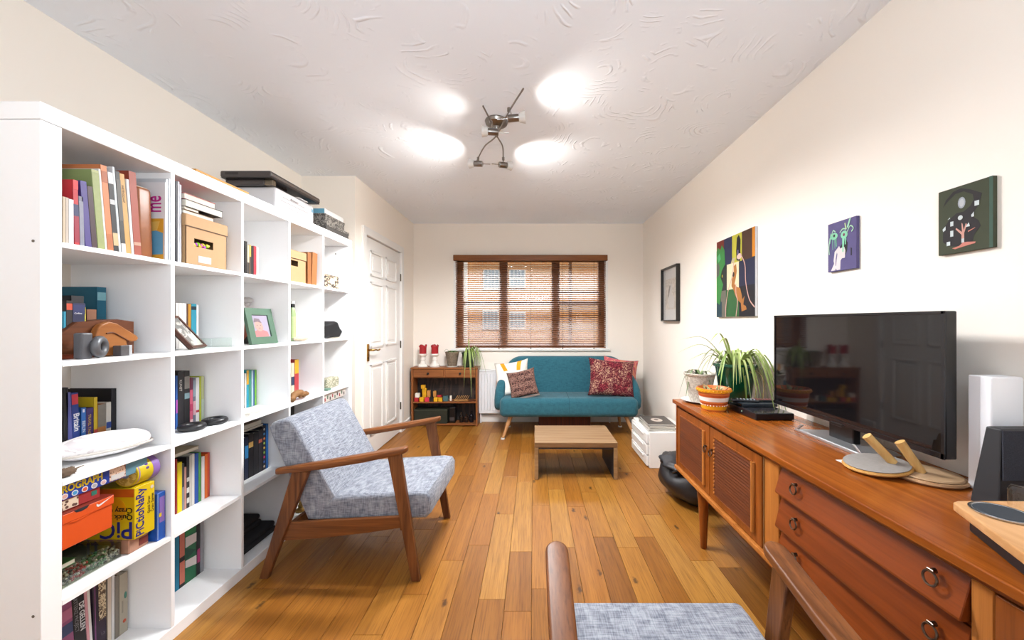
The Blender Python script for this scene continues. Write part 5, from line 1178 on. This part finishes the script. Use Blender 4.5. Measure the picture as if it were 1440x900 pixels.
# floral tin
ft = thing('floral_box', 'small brown floral box at the bottom of the last top compartment', 'box', (-1.46, 2.66, 1.4624))
B().box(-1.50, -1.402, 2.572, 2.752, 1.4628, 1.552, .003, 1).make('box_body', PATTERN('#3a302a', '#c8b498', 'noise', 45, .52), ft)
B().ball((-1.401, 2.66, 1.51), .002, .035, .022, u=12, v=8).ball((-1.4005, 2.70, 1.53), .002, .02, .015, u=12, v=8).make('flower', P('#e4d4bc', .6), ft)

# ---- second row
wt = thing('wooden_toy_house', 'brown wooden toy with an arched roof piece and dark block in the second row', 'toy', (-1.47, 1.29, 1.1093))
dkw = WOOD('#68391e', '#4c2812', 1, .5); ltw = WOOD('#9c6434', '#844e24', 1, .45, streak=.2)
B().prism([(1.135, 1.112), (1.400, 1.112), (1.400, 1.228), (1.345, 1.236), (1.225, 1.226), (1.145, 1.155)], 'yz', -1.54, -1.462, .003, 1).make('dark_block', dkw, wt)
B().box(-1.54, -1.459, 1.15, 1.37, 1.1097, 1.125, .002, 1).make('base_strip', WOOD('#8a3c20', '#6c2c14', 1, .5), wt)
arch = [(1.262, 1.205), (1.272, 1.218), (1.295, 1.228), (1.32, 1.222), (1.385, 1.178), (1.392, 1.168), (1.385, 1.158), (1.37, 1.156), (1.352, 1.160), (1.357, 1.112), (1.27, 1.112), (1.27, 1.150), (1.255, 1.18)]
B().prism(arch, 'yz', -1.461, -1.438, .004, 2).make('roof_piece', ltw, wt)
b = B(); b.tube(curve_pts([(-1.4365, 1.285, 1.188), (-1.4365, 1.305, 1.190), (-1.4365, 1.33, 1.176), (-1.4365, 1.357, 1.158)], 6), .0022, 6); b.make('carved_line', dkw, wt)
solo(B().box(-1.436, -1.408, 1.190, 1.222, 1.1097, 1.192, .005, 2), 'stone_block', P('#57575c', .5, var=.2, sc=40), 'dark grey stone block stood in front of the wooden toy', 'stone')
solo(B().torus((-1.412, 1.243, 1.146), .024, .012, rotmat((0, PI/2, .45)), 28, 12), 'metal_ring', P('#6a6c70', .4, .3), 'round grey metal ring leaning by the stone block in front of the wooden toy', 'ring', smooth=True)
sb_ = thing('glass_cube', 'small grey glass cube at the right foot of the wooden toy', 'cube', (-1.42, 1.325, 1.1093))
B().box(-1.434, -1.406, 1.302, 1.330, 1.1097, 1.146, .002, 2).make('cube', P('#5c5a5c', .12, var=.3, sc=60), sb_); B().box(-1.433, -1.409, 1.330, 1.342, 1.1097, 1.146, .001, 1).make('clear_edge', P('#c4c8cc', .1), sb_)
# leaning dark photo frame
a0 = Vector((-1.42, 1.595, 1.1105)); Wv = Vector((-.047, .125, 0)); Lv = Vector((-.055, -.083, .135))
lf = thing('photo_frame', 'dark-framed landscape photograph leaning at an angle in the second row', 'photo frame', (-1.47, 1.6, 1.1093))
def slabq(o, W_, L_, th_, w0, w1, l0, l1, off=0):
    n = W_.cross(L_).normalized();  n = -n if n.x < 0 else n
    pts = []
    for k in (off-th_, off):
        for (u_, v_) in ((w0, l0), (w1, l0), (w1, l1), (w0, l1)): pts.append(o+W_*u_+L_*v_+n*k)
    return pts
nrm = Wv.cross(Lv).normalized(); a0 = a0+Vector((0, 0, .008))
fm_ = WOOD('#5a3526', '#3a2018', 1, .4)
b = B()
for q in ((0, .09, 0, 1), (.91, 1, 0, 1), (.09, .91, 0, .07), (.09, .91, .93, 1)): b.hexa(slabq(a0, Wv, Lv, .014, *q))
b.make('frame', fm_, lf)
B().hexa(slabq(a0, Wv, Lv, .006, .09, .91, .07, .93, -.004)).make('photograph', PATTERN('#6c6a66', '#b9b5ad', 'noise', 25, .5, rough=.3), lf)
B().hexa(slabq(a0, Wv, Lv, .004, .02, .98, .02, .98, -.0145)).make('backing', P('#17130f', .8), lf)
solo(B().box(-1.47, -1.40, 1.66, 1.775, 1.1097, 1.155, .002, 1), 'glass_dish', GLASS((.93, .97, .95, 1), alpha=.06), 'clear glass dish beside the leaning photograph', 'dish')
# green frame
gf = thing('photo_frame', 'green wooden photo frame with a child portrait in the second row', 'photo frame', (-1.46, 2.04, 1.1093))
g0 = Vector((-1.425, 1.935, 1.1125)); Wg = Vector((.006, .190, 0)); Lg = Vector((-.062, .03, .188))
b = B(); gm = P('#50705a', .5, var=.12, sc=20)
for q in ((0, .2, 0, 1), (.8, 1, 0, 1), (.2, .8, 0, .19), (.2, .8, .81, 1)): b.hexa(slabq(g0, Wg, Lg, .016, *q))
b.make('frame', gm, gf)
ph = B().hexa(slabq(g0, Wg, Lg, .005, .2, .8, .19, .81, -.007)).make('photograph', P('#a9a0b4', .4, var=.1, sc=12), gf)
n_g = Wg.cross(Lg).normalized(); n_g = -n_g if n_g.x < 0 else n_g
MG = frame_m(g0+n_g*(-.0068), Wg, Lg); wl, ll = Wg.length, Lg.length
for c_, pts in (('#b87c7c', [(.24*wl, .2*ll), (.78*wl, .2*ll), (.76*wl, .34*ll), (.5*wl, .42*ll), (.3*wl, .36*ll)]), ('#c09c90', ell(.50*wl, .50*ll, .15*wl, .15*ll)), ('#7c6870', [(.34*wl, .60*ll), (.42*wl, .72*ll), (.58*wl, .70*ll), (.64*wl, .58*ll), (.5*wl, .62*ll)]), ('#a87878', ell(.5*wl, .44*ll, .04*wl, .012*ll)), ('#6c5660', ell(.44*wl, .52*ll, .015*wl, .012*ll)), ('#6c5660', ell(.56*wl, .52*ll, .015*wl, .012*ll))):
    b = B(); patch(b, MG, pts, .0003); b.make('portrait_shape', P(c_, .4), ph); MG = MG @ Matrix.Translation((0, 0, .0003))
B().hexa([(-1.50, 2.02, 1.111), (-1.50, 2.03, 1.111), (-1.545, 2.03, 1.111), (-1.545, 2.02, 1.111), (-1.475, 2.045, 1.22), (-1.475, 2.055, 1.22), (-1.483, 2.055, 1.22), (-1.483, 2.045, 1.22)]).make('easel_back', P('#2b2620', .8), gf)
fg = thing('figurine', 'small white-topped figurine with an orange body behind the green frame', 'figurine', (-1.60, 2.14, 1.1093))
fx, fyy = -1.60, 2.135
B().lathe([(0, 0), (.016, 0), (.014, .06), (.010, .14), (0, .145)], (fx, fyy, 1.1097), 16).make('body', P('#a8482c', .5), fg, smooth=True)
B().lathe([(0, .145), (.018, .15), (.018, .19), (0, .195)], (fx, fyy, 1.1097), 16).make('orange_band', P('#d8702c', .5), fg, smooth=True)
B().ball((fx, fyy, 1.348), .030, .030, .018).ball((fx, fyy, 1.325), .014).make('head', P('#e4dedc', .5, var=.15, sc=60), fg, smooth='all')
bo = thing('bottle', 'slim bottle with pale green label and black-white cap in the second row', 'bottle', (-1.46, 2.315, 1.1093))
B().lathe([(0, 0), (.018, 0), (.018, .16), (.013, .195), (.009, .205), (0, .205)], (-1.46, 2.315, 1.1097), 20).make('bottle_body', P('#a8c088', .25), bo, smooth=True)
B().lathe([(.0184, .02), (.0184, .15)], (-1.46, 2.315, 1.1097), 20).make('label_band', P('#b9cc8e', .6), bo, smooth='all')
B().lathe([(0, .205), (.013, .205), (.013, .226), (0, .228)], (-1.46, 2.315, 1.1097), 16).make('cap', P('#1c1a1a', .4), bo, smooth=True)
B().lathe([(0, .228), (.012, .228), (.012, .243), (0, .245)], (-1.46, 2.315, 1.1097), 16).make('cap_ring', P('#e6e2dc', .4), bo, smooth=True)
solo(B().ball((-1.43, 2.345, 1.125), .028, .062, .015, warp=.25, wf=3, seed=2), 'seashell', P('#e0cdb0', .5, var=.15, sc=40), 'flat cream seashell lying beside the slim bottle', 'shell', smooth='all')
hat = thing('black_hat', 'crumpled black cap in the last compartment of the second row', 'cap', (-1.47, 2.72, 1.1093))
B().prism([(2.60, 1.117), (2.83, 1.117), (2.865, 1.15), (2.86, 1.165), (2.83, 1.185), (2.80, 1.225), (2.765, 1.232), (2.70, 1.212), (2.60, 1.205)], 'yz', -1.53, -1.43, .014, 3).make('cloth', P('#121216', .8), hat, smooth=True)
solo(B().box(-1.47, -1.405, 2.72, 2.862, 1.1097, 1.1160, .002, 1), 'wallet', P('#d8ccb8', .5), 'flat cream wallet under the black cap', 'wallet')

# ---- third row
st_ = thing('carved_stone_dish', 'white carved oval stone dish leaning in front of the guidebooks', 'stone', (-1.50, 1.345, .7562))
MS = Matrix.Rotation(math.radians(62), 4, 'Z')
b = B().ball((-1.505, 1.335, .800), .125, .058, .042, MS, warp=.10, wf=2.5, seed=6, u=36, v=20)
b.make('stone_body', PATTERN('#d8d2d4', '#f0eeee', 'noise', 25, .45, rough=.7), st_, smooth='all')
ringp = [Vector((-1.505, 1.335, .797))+MS.to_3x3() @ Vector((.127*math.cos(a*PI/16), .060*math.sin(a*PI/16), -.012)) for a in range(32)]
B().tube(ringp, .004, 6, closed=True).make('rim', P('#e4dcd2', .7), st_, smooth='all')
pcn = thing('seed_pod', 'small dried brown seed pod at the front left of the third row', 'seed pod', (-1.415, 1.165, .7562))
B().ball((-1.418, 1.158, .770), .014, .024, .0135, warp=.4, wf=4, seed=8).make('pod', P('#6e5844', .8, var=.3, sc=80), pcn, smooth='all')
B().cyl((-1.418, 1.178, .772), (-1.414, 1.202, .776), .003, .001, 6).make('stalk', P('#7c6650', .8), pcn)
solo(B().torus((-1.488, 1.665, .7705), .036, .0138, None, 36, 14), 'black_ring', P('#202023', .35, bmp=.1), 'left black rounded ring lying in front of the black books', 'ring', 'black rings', smooth='all')
solo(B().torus((-1.475, 1.768, .7705), .036, .0138, rotmat((0, 0, .5)), 36, 14), 'black_ring', P('#202023', .35, bmp=.1), 'right black rounded ring by the pale green book', 'ring', 'black rings', smooth='all')
b = B(); rl = random.Random(3)
for i in range(26): b.ball((-1.415-rl.random()*.05, 1.86+.20*rl.random(), .7585), .008, .012, .0016, u=8, v=4, warp=.3, seed=i)
b.make('shell_scraps', P('#ece4da', .6, var=.1), label='scatter of tiny pale shells at the front of the third compartment of the third row', cat='shells', kind='stuff')
dw = thing('driftwood', 'twisted piece of brown driftwood in the fourth compartment of the third row', 'driftwood', (-1.43, 2.33, .7562))
dm = P('#9a6c3e', .7, var=.3, sc=60, bmp=.5)
B().tube(curve_pts([(-1.41, 2.225, .772), (-1.42, 2.27, .792), (-1.42, 2.32, .796), (-1.425, 2.37, .780), (-1.43, 2.425, .776)], 6), [.010+.012*math.sin(i*.16) for i in range(25)], 10).make('branch', dm, dw, smooth='all')
B().ball((-1.415, 2.345, .782), .022, .045, .018, warp=.4, wf=3, seed=5).ball((-1.412, 2.24, .775), .014, .02, .016, warp=.4, seed=7).make('knot', dm, dw, smooth='all')
mb = thing('trinket_box', 'small grey-green printed box in the last compartment of the third row', 'box', (-1.46, 2.73, .7562))
B().box(-1.50, -1.43, 2.655, 2.815, .7566, .828, .012, 3).make('box_body', PATTERN('#8a8a74', '#c8c2ac', 'noise', 70, .5), mb, smooth=True)
solo(B().box(-1.49, -1.40, 2.60, 2.645, .7566, .770, .002, 1), 'pencil_tin', P('#7aa08c', .5), 'flat green tin left of the small printed box', 'tin')

# ---- fourth row: games
sg = thing('game_box', 'long blue drawing game box with yellow lettering under the third shelf', 'game box', (-1.55, 1.26, .69))
B().box(-1.72, -1.412, 1.135, 1.322, .6900, .7385, .001, 1).make('box_body', P('#1c3a9c', .4), sg)
B().box(-1.70, -1.415, 1.322, 1.40, .6900, .7385, .001, 1).make('end_panel', P('#6a9cb0', .5), sg)
text('IROGRAPH', .030, frame_m((-1.4115, 1.137, .712), (0, 1, 0), (0, 0, 1)), P('#f0d010', .4), sg, name='title', off=.0008, sx=.78)
for i, c_ in enumerate(('#e8b0a0', '#4aa0d8', '#e0603c', '#b8b4b4', '#e0b8b4')):
    B().cyl((-1.412, 1.150+.026*i, .7005), (-1.4112, 1.150+.026*i, .7005), .0085, seg=18).make('badge', P('#f0ecec', .5), sg); B().cyl((-1.4112, 1.150+.026*i, .7005), (-1.4107, 1.150+.026*i, .7005), .006, seg=14).make('badge_pattern', P(c_, .5), sg)
B().box(-1.4122, -1.4112, 1.272, 1.322, .693, .7355).make('photo_panel', PATTERN('#d8b8a0', '#8a5a44', 'noise', 60, .55), sg)
B().box(-1.4112, -1.4106, 1.276, 1.318, .695, .712).make('photo_panel', P('#dcd8d4', .5), sg)
rb_ = thing('game_box', 'flat red game box with a dice picture between the blue game and the shoe box', 'game box', (-1.55, 1.2, .652))
B().box(-1.70, -1.418, 1.135, 1.250, .6545, .6895, .001, 1).make('box_body', P('#a82c2c', .5), rb_)
B().box(-1.4186, -1.4174, 1.14, 1.19, .657, .686).make('dice_picture', PATTERN('#5a3a30', '#cdb8a0', 'voronoi', 90, .4), rb_); B().box(-1.4186, -1.4172, 1.225, 1.24, .668, .682).make('dice_picture', P('#2f7a68', .5), rb_)
sh_ = thing('shoe_box', 'bright orange shoe box with a white tick mark on the lid flap', 'box', (-1.55, 1.2, .545))
om = P('#ee5a1c', .45, var=.02); od = P('#8c2a18', .5)
B().box(-1.69, -1.402, 1.1345, 1.272, .5445, .632, .002, 1).make('box_body', om, sh_)
B().box(-1.692, -1.398, 1.1335, 1.274, .622, .6515, .002, 1).make('lid', om, sh_)
B().box(-1.692, -1.398, 1.1335, 1.274, .6516, .6525).make('lid_top', od, sh_)
B().prism([(1.165, .6155), (1.215, .622), (1.272, .6225), (1.15, .6225)], 'yz', -1.402, -1.3985, 0).make('lid_flap', om, sh_)
B().prism([(1.162, .6515), (1.168, .644), (1.18, .6415), (1.196, .644), (1.202, .6515)], 'yz', -1.3985, -1.3972).make('thumb_hole', P('#1c1c24', .8), sh_)
sw = [(1.222, .645), (1.2225, .636), (1.227, .6325), (1.236, .635), (1.267, .6485), (1.2365, .6405), (1.2305, .6385), (1.2265, .640)]
B().prism(sw, 'yz', -1.3984, -1.3974).make('tick_mark', P('#f6f2ee', .4), sh_)
cbx = thing('bead_box', 'clear plastic box of mixed beads at the bottom of the games compartment', 'box', (-1.52, 1.25, .4031))
glb = GLASS((.85, .87, .82, 1), alpha=.10)
B().box(-1.62, -1.448, 1.135, 1.342, .4035, .406).box(-1.62, -1.448, 1.135, 1.137, .406, .455).box(-1.62, -1.448, 1.340, 1.342, .406, .455).box(-1.45, -1.448, 1.137, 1.340, .406, .455).box(-1.62, -1.618, 1.137, 1.340, .406, .455).make('box_body', glb, cbx)
B().box(-1.622, -1.446, 1.1335, 1.344, .4555, .461, .001, 1).make('lid', glb, cbx)
bg_ = {}
rr_ = random.Random(12)
for i in range(520):
    y = 1.142+.193*rr_.random(); z = .410+.036*rr_.random(); x = -1.454-.035*rr_.random()
    k = 'red' if (abs(y-1.225) < .022 and rr_.random() < .7) else ('green' if (abs(y-1.27) < .03 and rr_.random() < .6) else rr_.choice(['grey', 'cream', 'black', 'grey', 'grey', 'cream']))
    bg_.setdefault(k, B()).ball((x, y, z), .0042, u=7, v=5)
for k, c_ in (('red', '#b03838'), ('green', '#3c7a48'), ('grey', '#7c7c70'), ('cream', '#cfc8b4'), ('black', '#2a2a2c')): bg_[k].make('beads', P(c_, .4), cbx, kind='stuff')
B().box(-1.615, -1.49, 1.14, 1.338, .4065, .445).make('bead_fill', P('#6a6a5e', .8), cbx)
lying(-1.60, -1.455, 1.138, 1.215, .4618, .478, '#3c7a3c', 'green-edged booklet lying on the clear bead box', name='booklet', cat='booklet')
tb_ = thing('dark_case', 'dark flat case under the orange shoe box', 'case', (-1.54, 1.22, .478))
B().box(-1.68, -1.56, 1.136, 1.335, .4785, .5435, .003, 2).make('case_body', P('#232c38', .4), tb_); B().box(-1.559, -1.5575, 1.14, 1.33, .512, .5145).make('seam', P('#90a0a8', .4), tb_)
pi_ = thing('game_box', 'yellow picture-guessing game box with blue lettering standing in the games compartment', 'game box', (-1.55, 1.385, .4455))
px0, px1, py0, py1, pz0, pz1 = -1.70, -1.412, 1.352, 1.424, .4555, .636
B().box(px0, px1, py0, py1, pz0, pz1, .001, 1).make('box_body', P('#eecb0c', .4, var=.03), pi_)
B().box(px0, px1-.002, py0-.0008, py0, pz1-.030, pz1-.002).make('orange_band', P('#e0701c', .4), pi_)
B().cyl((px1-.075, py0-.0006, pz1-.075), (px1-.075, py0, pz1-.075), .045, seg=28).make('yellow_disc', P('#f0b010', .4), pi_)
bl_ = P('#2a2c8c', .4); blk = P('#17151a', .4)
text('PiCtioNaRy', .040, frame_m((px1+.0008, py1-.040, pz0+.004), (0, 0, 1), (0, -1, 0)), bl_, pi_, name='title', off=.0006, sx=.88)
text('Quick Draw', .0125, frame_m((px1+.0008, py1-.018, pz0+.07), (0, 0, 1), (0, -1, 0)), blk, pi_); text('Crazy Games', .0125, frame_m((px1+.0008, py1-.005, pz0+.07), (0, 0, 1), (0, -1, 0)), blk, pi_)
def upside(body, size, x, z, m, o_=.0005): text(body, size, frame_m((x, py0-.001, z), (-1, 0, 0), (0, 0, -1)), m, pi_, off=o_)
upside('PiCtio', .085, px1-.003, pz0+.062, bl_, .001); upside('Quick Sketch', .026, px1-.006, pz0+.088, blk); upside('Crazy Game', .026, px1-.006, pz0+.112, blk)
B().cyl((px1-.004, py0+.062, pz1-.018), (px1+.0008, py0+.062, pz1-.018), .006, seg=12).make('badge', P('#e8d8c8', .4), pi_)
cd = thing('card_pack', 'brown and pink card pack lying under the yellow game box', 'cards', (-1.5, 1.385, .4031))
B().box(-1.62, -1.43, 1.350, 1.420, .4035, .4545, .003, 1).make('pack', P('#b88468', .5, var=.1), cd); B().box(-1.43, -1.4285, 1.385, 1.415, .415, .44).make('pack_print', P('#7c2c20', .5), cd)
bx_ = thing('game_box', 'tall blue box with a lilac panel at the right end of the games compartment', 'game box', (-1.5, 1.445, .4031))
B().box(-1.60, -1.408, 1.429, 1.463, .4035, .583, .002, 1).make('box_body', P('#1c58b8', .4), bx_)
B().box(-1.408, -1.4074, 1.438, 1.458, .47, .565).make('lilac_panel', P('#8a6cb8', .5), bx_); B().box(-1.4074, -1.4068, 1.436, 1.445, .492, .506).make('star_mark', P('#e8c820', .5), bx_); B().box(-1.408, -1.4074, 1.431, 1.4325, .41, .58).make('edge_line', P('#b8d0f0', .5), bx_)
tn = thing('round_tin', 'round yellow tin with a lilac rim lying on top of the yellow game box', 'tin', (-1.45, 1.40, .636))
tc = (-1.452, 1.36, .682); TR = rotmat((-PI/2, 0, 0))
B().lathe([(0, 0), (.044, 0), (.045, .002), (.045, .055)], tc, 32, TR).make('tin_body', P('#e8cc20', .35), tn, smooth=True)
B().lathe([(.0455, .055), (.0455, .080), (.042, .083), (0, .083)], tc, 32, TR).make('lilac_rim', P('#9a74c0', .35), tn, smooth=True)
B().lathe([(.0452, .004), (.0458, .006), (.0452, .008)], tc, 32, TR).make('lilac_line', P('#a884c0', .35), tn)
B().lathe([(0, -.0006), (.040, -.0006)], tc, 32, TR).make('tin_face', PATTERN('#b8963c', '#d8bc5c', 'noise', 60, .5), tn)
B().ball((-1.452, 1.359, .684), .014, .001, .016).make('face_picture', P('#a8b0bc', .4), tn)
for a in range(4):
    an = .30+.28*a; B().ball((-1.452+.0455*math.cos(an), 1.395, .682+.0455*math.sin(an)), .0015, .006, .005).make('printed_mark', P('#6a50a0', .5), tn)

lying(-1.72, -1.545, 1.60, 1.765, .6400, .656, '#b8ac8c', 'beige hardback lying flat on top of the books under the black rings')
b_, c_ = lying(-1.66, -1.505, 1.988, 2.13, .6500, .664, '#4c4a52', 'grey-edged book lying on the black books beside the armchair back')
lying(-1.66, -1.500, 1.985, 2.11, .6642, .690, '#8a7866', 'patterned brown book topmost on the black books beside the armchair back')
bb_ = thing('file_box', 'black file box mostly hidden behind the armchair back', 'box', (-1.55, 2.3, .4031))
B().box(-1.72, -1.50, 2.22, 2.40, .4035, .715, .003, 1).make('box_body', P('#15151a', .5), bb_); B().box(-1.72, -1.498, 2.218, 2.402, .7152, .728, .002, 1).make('lid', P('#1b1b20', .5), bb_)
b2_ = thing('file_box', 'black box at the far end of the fourth row under a printed gift box', 'box', (-1.5, 2.7, .4031))
B().box(-1.70, -1.46, 2.60, 2.80, .4035, .68, .003, 1).make('box_body', P('#1a1a1e', .5), b2_); B().box(-1.46, -1.458, 2.64, 2.76, .6, .64).make('label_plate', P('#d8d4cc', .5), b2_)
gbx = thing('gift_box', 'flat white gift box with red and green print in the fourth row', 'box', (-1.5, 2.7, .68))
B().box(-1.66, -1.405, 2.56, 2.86, .6805, .7385, .002, 1).make('box_body', P('#e9e2da', .6), gbx)
for i in range(9): B().box(-1.4048, -1.404, 2.57+.032*i, 2.582+.032*i, .690+.012*(i % 2), .712+.012*(i % 2)).make('printed_mark', P(('#b02a30', '#3c6a4c', '#2a2a2c')[i % 3], .6), gbx)

# ---- bottom row
cl = P('#1b191e', .95, var=.2, bmp=.4, sc=90)
def folded(label, x0, x1, y0, y1, z0, n=2):
    t = thing('folded_towel', label, 'towel', ((x0+x1)/2, (y0+y1)/2, z0), group='black towels in the bottom row')
    for k in range(n): B().box(x0, x1-.004*k, y0+.004*k, y1-.006*k, z0+.0005+.031*k, z0+.030+.031*k, .013, 3).make('fold', cl, t, smooth=True)
folded('lower folded black towel in the third compartment of the bottom row', -1.74, -1.452, 1.845, 2.165, .05)
folded('upper folded black towel in the third compartment of the bottom row', -1.74, -1.50, 1.85, 2.115, .113, 2)
cs = thing('brass_ornament', 'small beaded brass ornament glimpsed through the armchair frame', 'ornament', (-1.45, 2.38, .05))
B().lathe([(0, 0), (.03, 0), (.03, .01), (.012, .02), (.016, .035), (.010, .05), (.016, .065), (.010, .08), (.016, .095), (.010, .11), (.014, .125), (0, .14)], (-1.45, 2.38, .0504), 20).make('stem', P('#a8884c', .3, .8), cs, smooth=True)

# ---- on top of the bookcase
solo(B().box(-1.60, -1.392, 1.575, 1.870, 1.8505, 1.860, .001, 1), 'wooden_board', P('#dca04c', .6, var=.1), 'thin orange-brown board lying along the front edge on top of the bookcase', 'board')
solo(B().box(-1.68, -1.61, 1.70, 1.76, 1.8505, 1.905, .002, 1), 'plastic_case', P('#d4dae2', .3), 'small pale plastic case behind the orange board on the bookcase', 'case')
pr = thing('printer', 'white printer on top of the bookcase under the black one', 'printer', (-1.62, 2.33, 1.85))
B().box(-1.80, -1.450, 2.150, 2.525, 1.8535, 1.990, .014, 3).make('body', P('#ece9ea', .35, var=.01), pr, smooth=True)
B().box(-1.451, -1.4485, 2.19, 2.46, 1.925, 1.927).box(-1.451, -1.4485, 2.21, 2.42, 1.948, 1.950).box(-1.451, -1.4485, 2.27, 2.42, 1.900, 1.902).make('panel_gap', P('#b0a8a8', .5), pr)
B().box(-1.451, -1.440, 2.28, 2.35, 1.955, 1.963, .001, 1).make('control_strip', P('#e4e0e0', .3), pr)
B().box(-1.449, -1.448, 2.495, 2.508, 1.945, 1.965).make('blue_mark', P('#7ac0e0', .4), pr)
B().box(-1.74, -1.48, 2.2, 2.48, 1.8503, 1.8536).make('foot', P('#2a2a2c', .6), pr)
bpn = thing('printer', 'black flatbed printer stacked crosswise on the white printer', 'printer', (-1.58, 2.34, 1.9905))
pb_ = P('#4a4240', .3); pbd = P('#141214', .25)
B().box(-1.715, -1.50, 2.125, 2.33, 1.9908, 2.022, .006, 2).make('lower_body', pb_, bpn)
B().box(-1.722, -1.442, 2.095, 2.585, 2.022, 2.060, .010, 3).make('scanner_lid', pb_, bpn, smooth=True)
B().box(-1.72, -1.444, 2.100, 2.58, 2.0205, 2.0222).make('dark_underside', pbd, bpn)
B().box(-1.444, -1.4405, 2.11, 2.57, 2.034, 2.048, .001, 1).make('chrome_strip', P('#b9b2ac', .2, 1), bpn)
B().box(-1.69, -1.62, 2.0938, 2.0955, 2.036, 2.049).make('vent', P('#2a2524', .5), bpn)
B().box(-1.50, -1.455, 2.13, 2.16, 1.9908, 2.021, .002, 1).make('lamp_window', P('#8c7c68', .2, .5), bpn)
solo(B().box(-1.56, -1.44, 2.345, 2.44, 1.9905, 1.9935, 0, 1), 'paper_sheet', P('#f2f0ee', .7), 'white sheet of paper lying on the white printer', 'paper')
fl = PATTERN('#4a4642', '#8a847c', 'noise', 60, .5, rough=.7)
f1 = thing('floral_box', 'dark grey floral box, bottom of the stack at the bookcase top end', 'box', (-1.5, 2.75, 1.85), group='boxes stacked on the bookcase top')
B().box(-1.60, -1.408, 2.60, 2.91, 1.8505, 1.905, .002, 1).make('box_body', P('#54504c', .7, var=.1), f1); B().box(-1.603, -1.404, 2.597, 2.913, 1.885, 1.9055, .002, 1).make('lid', fl, f1)
f2 = thing('floral_box', 'smaller grey patterned box in the middle of that stack on the bookcase', 'box', (-1.5, 2.73, 1.906))
B().box(-1.60, -1.415, 2.60, 2.86, 1.9058, 1.966, .002, 1).make('box_body', fl, f2); B().box(-1.603, -1.412, 2.597, 2.863, 1.950, 1.9665, .002, 1).make('lid', fl, f2)
f3 = thing('gift_box', 'light blue and white box on top of the patterned boxes on the bookcase', 'box', (-1.5, 2.73, 1.967))
B().box(-1.60, -1.42, 2.60, 2.86, 1.967, 2.002, .002, 1).make('box_body', P('#eceae8', .5), f3); B().box(-1.60, -1.422, 2.5990, 2.6, 1.969, 2.0).make('blue_side', P('#7cc0dc', .5), f3)
